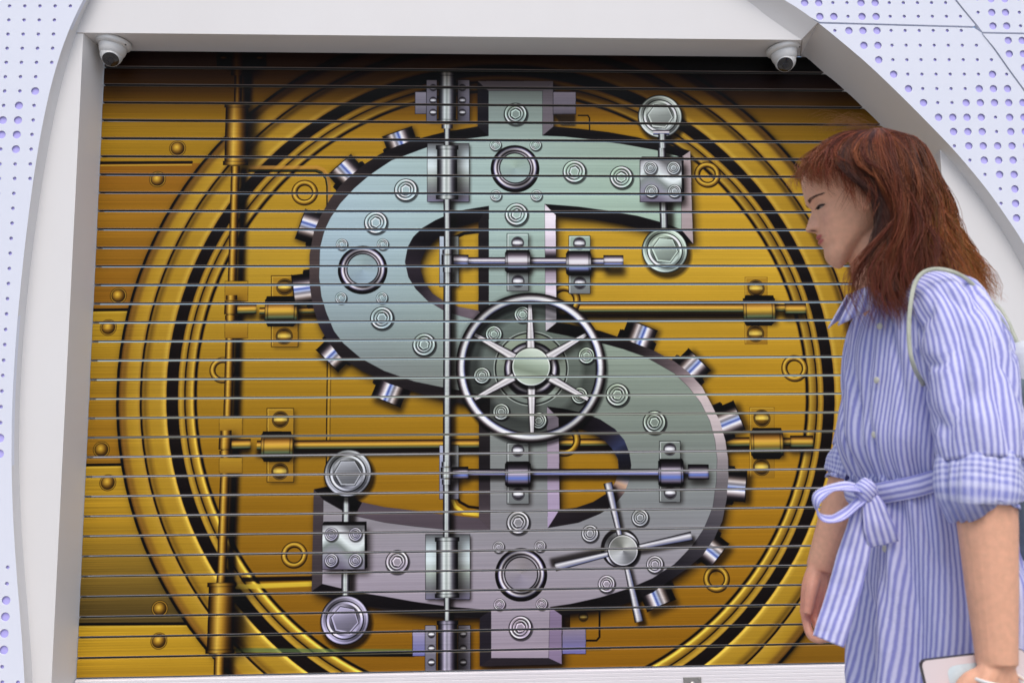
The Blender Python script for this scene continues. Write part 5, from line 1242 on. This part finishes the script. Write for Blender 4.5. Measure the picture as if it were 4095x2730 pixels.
# ------------------------------------------------------------------ bangle, phone, backpack
bm = bmesh.new(); wd = near_d.normalized()
c_ = WN+wd*.018; rot_ = wd.to_track_quat('Z','Y').to_matrix().to_4x4()
V, F = [], []
for i in range(49):
    a = 2*math.pi*i/48; V.append(c_+(rot_ @ Vector((.0385*math.cos(a), .0345*math.sin(a), .006*math.sin(a+.6)))))
V_, F_ = tube_geo(V, [.0028]*49, 10, cap=False)
M_bangle = mat('white_jade', (.80,.80,.76), .15)[0]; bm.free()
pchild('bangle', mesh(V_, F_), M_bangle)
# phone, long side roughly level, its end in the near hand
M_ph, _, b_ = mat('pale_pink_phone_glass', (.72,.62,.62), .12); M_rim = mat('dark_phone_frame', (.02,.018,.022), .3)[0]; M_stk = noisy('pale_sticker', (.62,.72,.75), (.50,.58,.62), (60,60,60), rough=.6)
pa, pb = U(2110,1514,-2.03), U(2330,1488,-2.045); ex = (pb-pa).normalized(); ez = Vector((-ex.z*1.0, .12, ex.x)).normalized(); ey = ez.cross(ex).normalized()
PL, PWd, PT = .150, .073, .0085
PM = Matrix.Translation(pa) @ Matrix((( ex.x,ey.x,ez.x,0),(ex.y,ey.y,ez.y,0),(ex.z,ey.z,ez.z,0),(0,0,0,1)))
phone = tag(empty('smartphone', pa), 'pale pink smartphone with a dark rim held in the hand with the bangle', 'phone')
def rslab(L, W, T, r, y0, inset=0):
    pts = []
    for (cx_, cz_, a0) in ((L-r,-r,0),(r,-r,90),(r,-W+r,180),(L-r,-W+r,270)):
        for q in range(9): a = R(a0+q*90/8); pts.append((cx_+(r-inset)*math.cos(a), cz_+(r-inset)*math.sin(a)))
    n = len(pts); V_ = [PM @ Vector((x, y0, z)) for x, z in pts]+[PM @ Vector((x, y0+T, z)) for x, z in pts]
    return V_, [tuple(range(n)), tuple(range(n,2*n))[::-1]] + [(i,(i+1)%n,n+(i+1)%n,n+i) for i in range(n)]
sgn = -1 if (PM.to_3x3() @ Vector((0,1,0))).y > 0 else 1        # which local side faces the street
def pput(name, g, m_, par=phone):
    o = link(name, mesh(*g), m_); o.parent = par
    if par is phone: o.matrix_parent_inverse = Matrix.Translation(-Vector(phone.location))
    return o
pput('frame', rslab(PL, PWd, PT, .010, -PT/2), M_rim)
bk = pput('back_cover', rslab(PL, PWd, .0012, .010, (-PT/2-.0012) if sgn < 0 else PT/2, .0014), M_ph)
st_ = []
for (x0, z0, x1, z1) in ((.034,-.012,.092,-.055),):
    V_ = []; n = 28
    for i in range(n):
        a = 2*math.pi*i/n; V_.append(((x0+x1)/2+(x1-x0)/2*math.copysign(abs(math.cos(a))**.5, math.cos(a)), (z0+z1)/2+(z1-z0)/2*math.copysign(abs(math.sin(a))**.5, math.sin(a))))
    ys = (-PT/2-.0016) if sgn < 0 else PT/2+.0016
    pput('sticker', ([PM @ Vector((x, ys, z)) for x, z in V_], [tuple(range(n))]), M_stk, bk)
# backpack behind her, on thin pale straps
M_bagw = noisy('off_white_canvas', (.62,.65,.64), (.72,.74,.73), (30,30,30), rough=.8, bump=.3); M_bagd = noisy('slate_canvas', (.10,.135,.155), (.16,.20,.225), (30,30,30), rough=.85, bump=.3); M_strap = noisy('pale_green_strap', (.40,.42,.33), (.52,.53,.43), (60,60,60), rough=.7)
bag = tag(empty('backpack', U(2420,1250,-1.80)), 'grey and white backpack on thin pale straps behind the striped dress', 'backpack')
def bput(name, me, m_, par=None, smooth=True):
    o = link(name, me, m_, None, smooth); o.parent = par or bag; o.matrix_parent_inverse = Matrix.Translation(-Vector(bag.location)); return o
def bagbox(x0, x1, y0, y1, z0, z1, bev, sd=0):
    bm = bmesh.new(); box(bm, x0, x1, y0, y1, z0, z1)
    bmesh.ops.bevel(bm, geom=list(bm.edges), offset=bev, segments=5, affect='EDGES', profile=.6); bmesh.ops.subdivide_edges(bm, edges=list(bm.edges), cuts=2, use_grid_fill=True)
    for v in bm.verts: v.co += Vector((N(v.co.x*9+sd, v.co.y*9, v.co.z*9), N(v.co.x*9, v.co.y*9+sd, v.co.z*9), N(v.co.x*9, v.co.y*9, v.co.z*9+sd)))*.012
    return bm_mesh(bm)
bx0 = U(2280,1000,-1.88).x; zt, zb_ = U(2330,790,-1.88).z, U(2330,1290,-1.88).z
main = bput('bag_body', bagbox(bx0, bx0+.15, -1.955, -1.67, zb_, zt-.05, .035), M_bagd)
bput('top_flap', bagbox(bx0+.012, bx0+.165, -1.962, -1.665, zt-.16, zt, .035, 3), M_bagw)
bput('front_pocket', bagbox(bx0+.135, bx0+.185, -1.93, -1.70, zb_+.03, zb_+.17, .02, 6), M_bagw)
def strap(pts, name='strap'):
    P_ = catmull([np.array(U(*p)) for p in pts], 8); bput(name, mesh(*tube_geo(P_, [(.0034,.0016)]*len(P_), 10, up=(0,1,0))), M_strap)
strap([(2350,812,-1.90),(2310,750,-1.935),(2270,694,-1.97),(2222,642,-1.985),(2172,620,-1.985),(2128,622,-1.975),(2102,650,-1.975),(2090,712,-1.985),(2088,780,-1.99),(2098,838,-1.985),(2122,885,-1.95)])
strap([(2345,800,-1.72),(2290,700,-1.66),(2190,650,-1.62),(2100,660,-1.62),(2060,730,-1.62),(2070,830,-1.62),(2130,900,-1.64)])
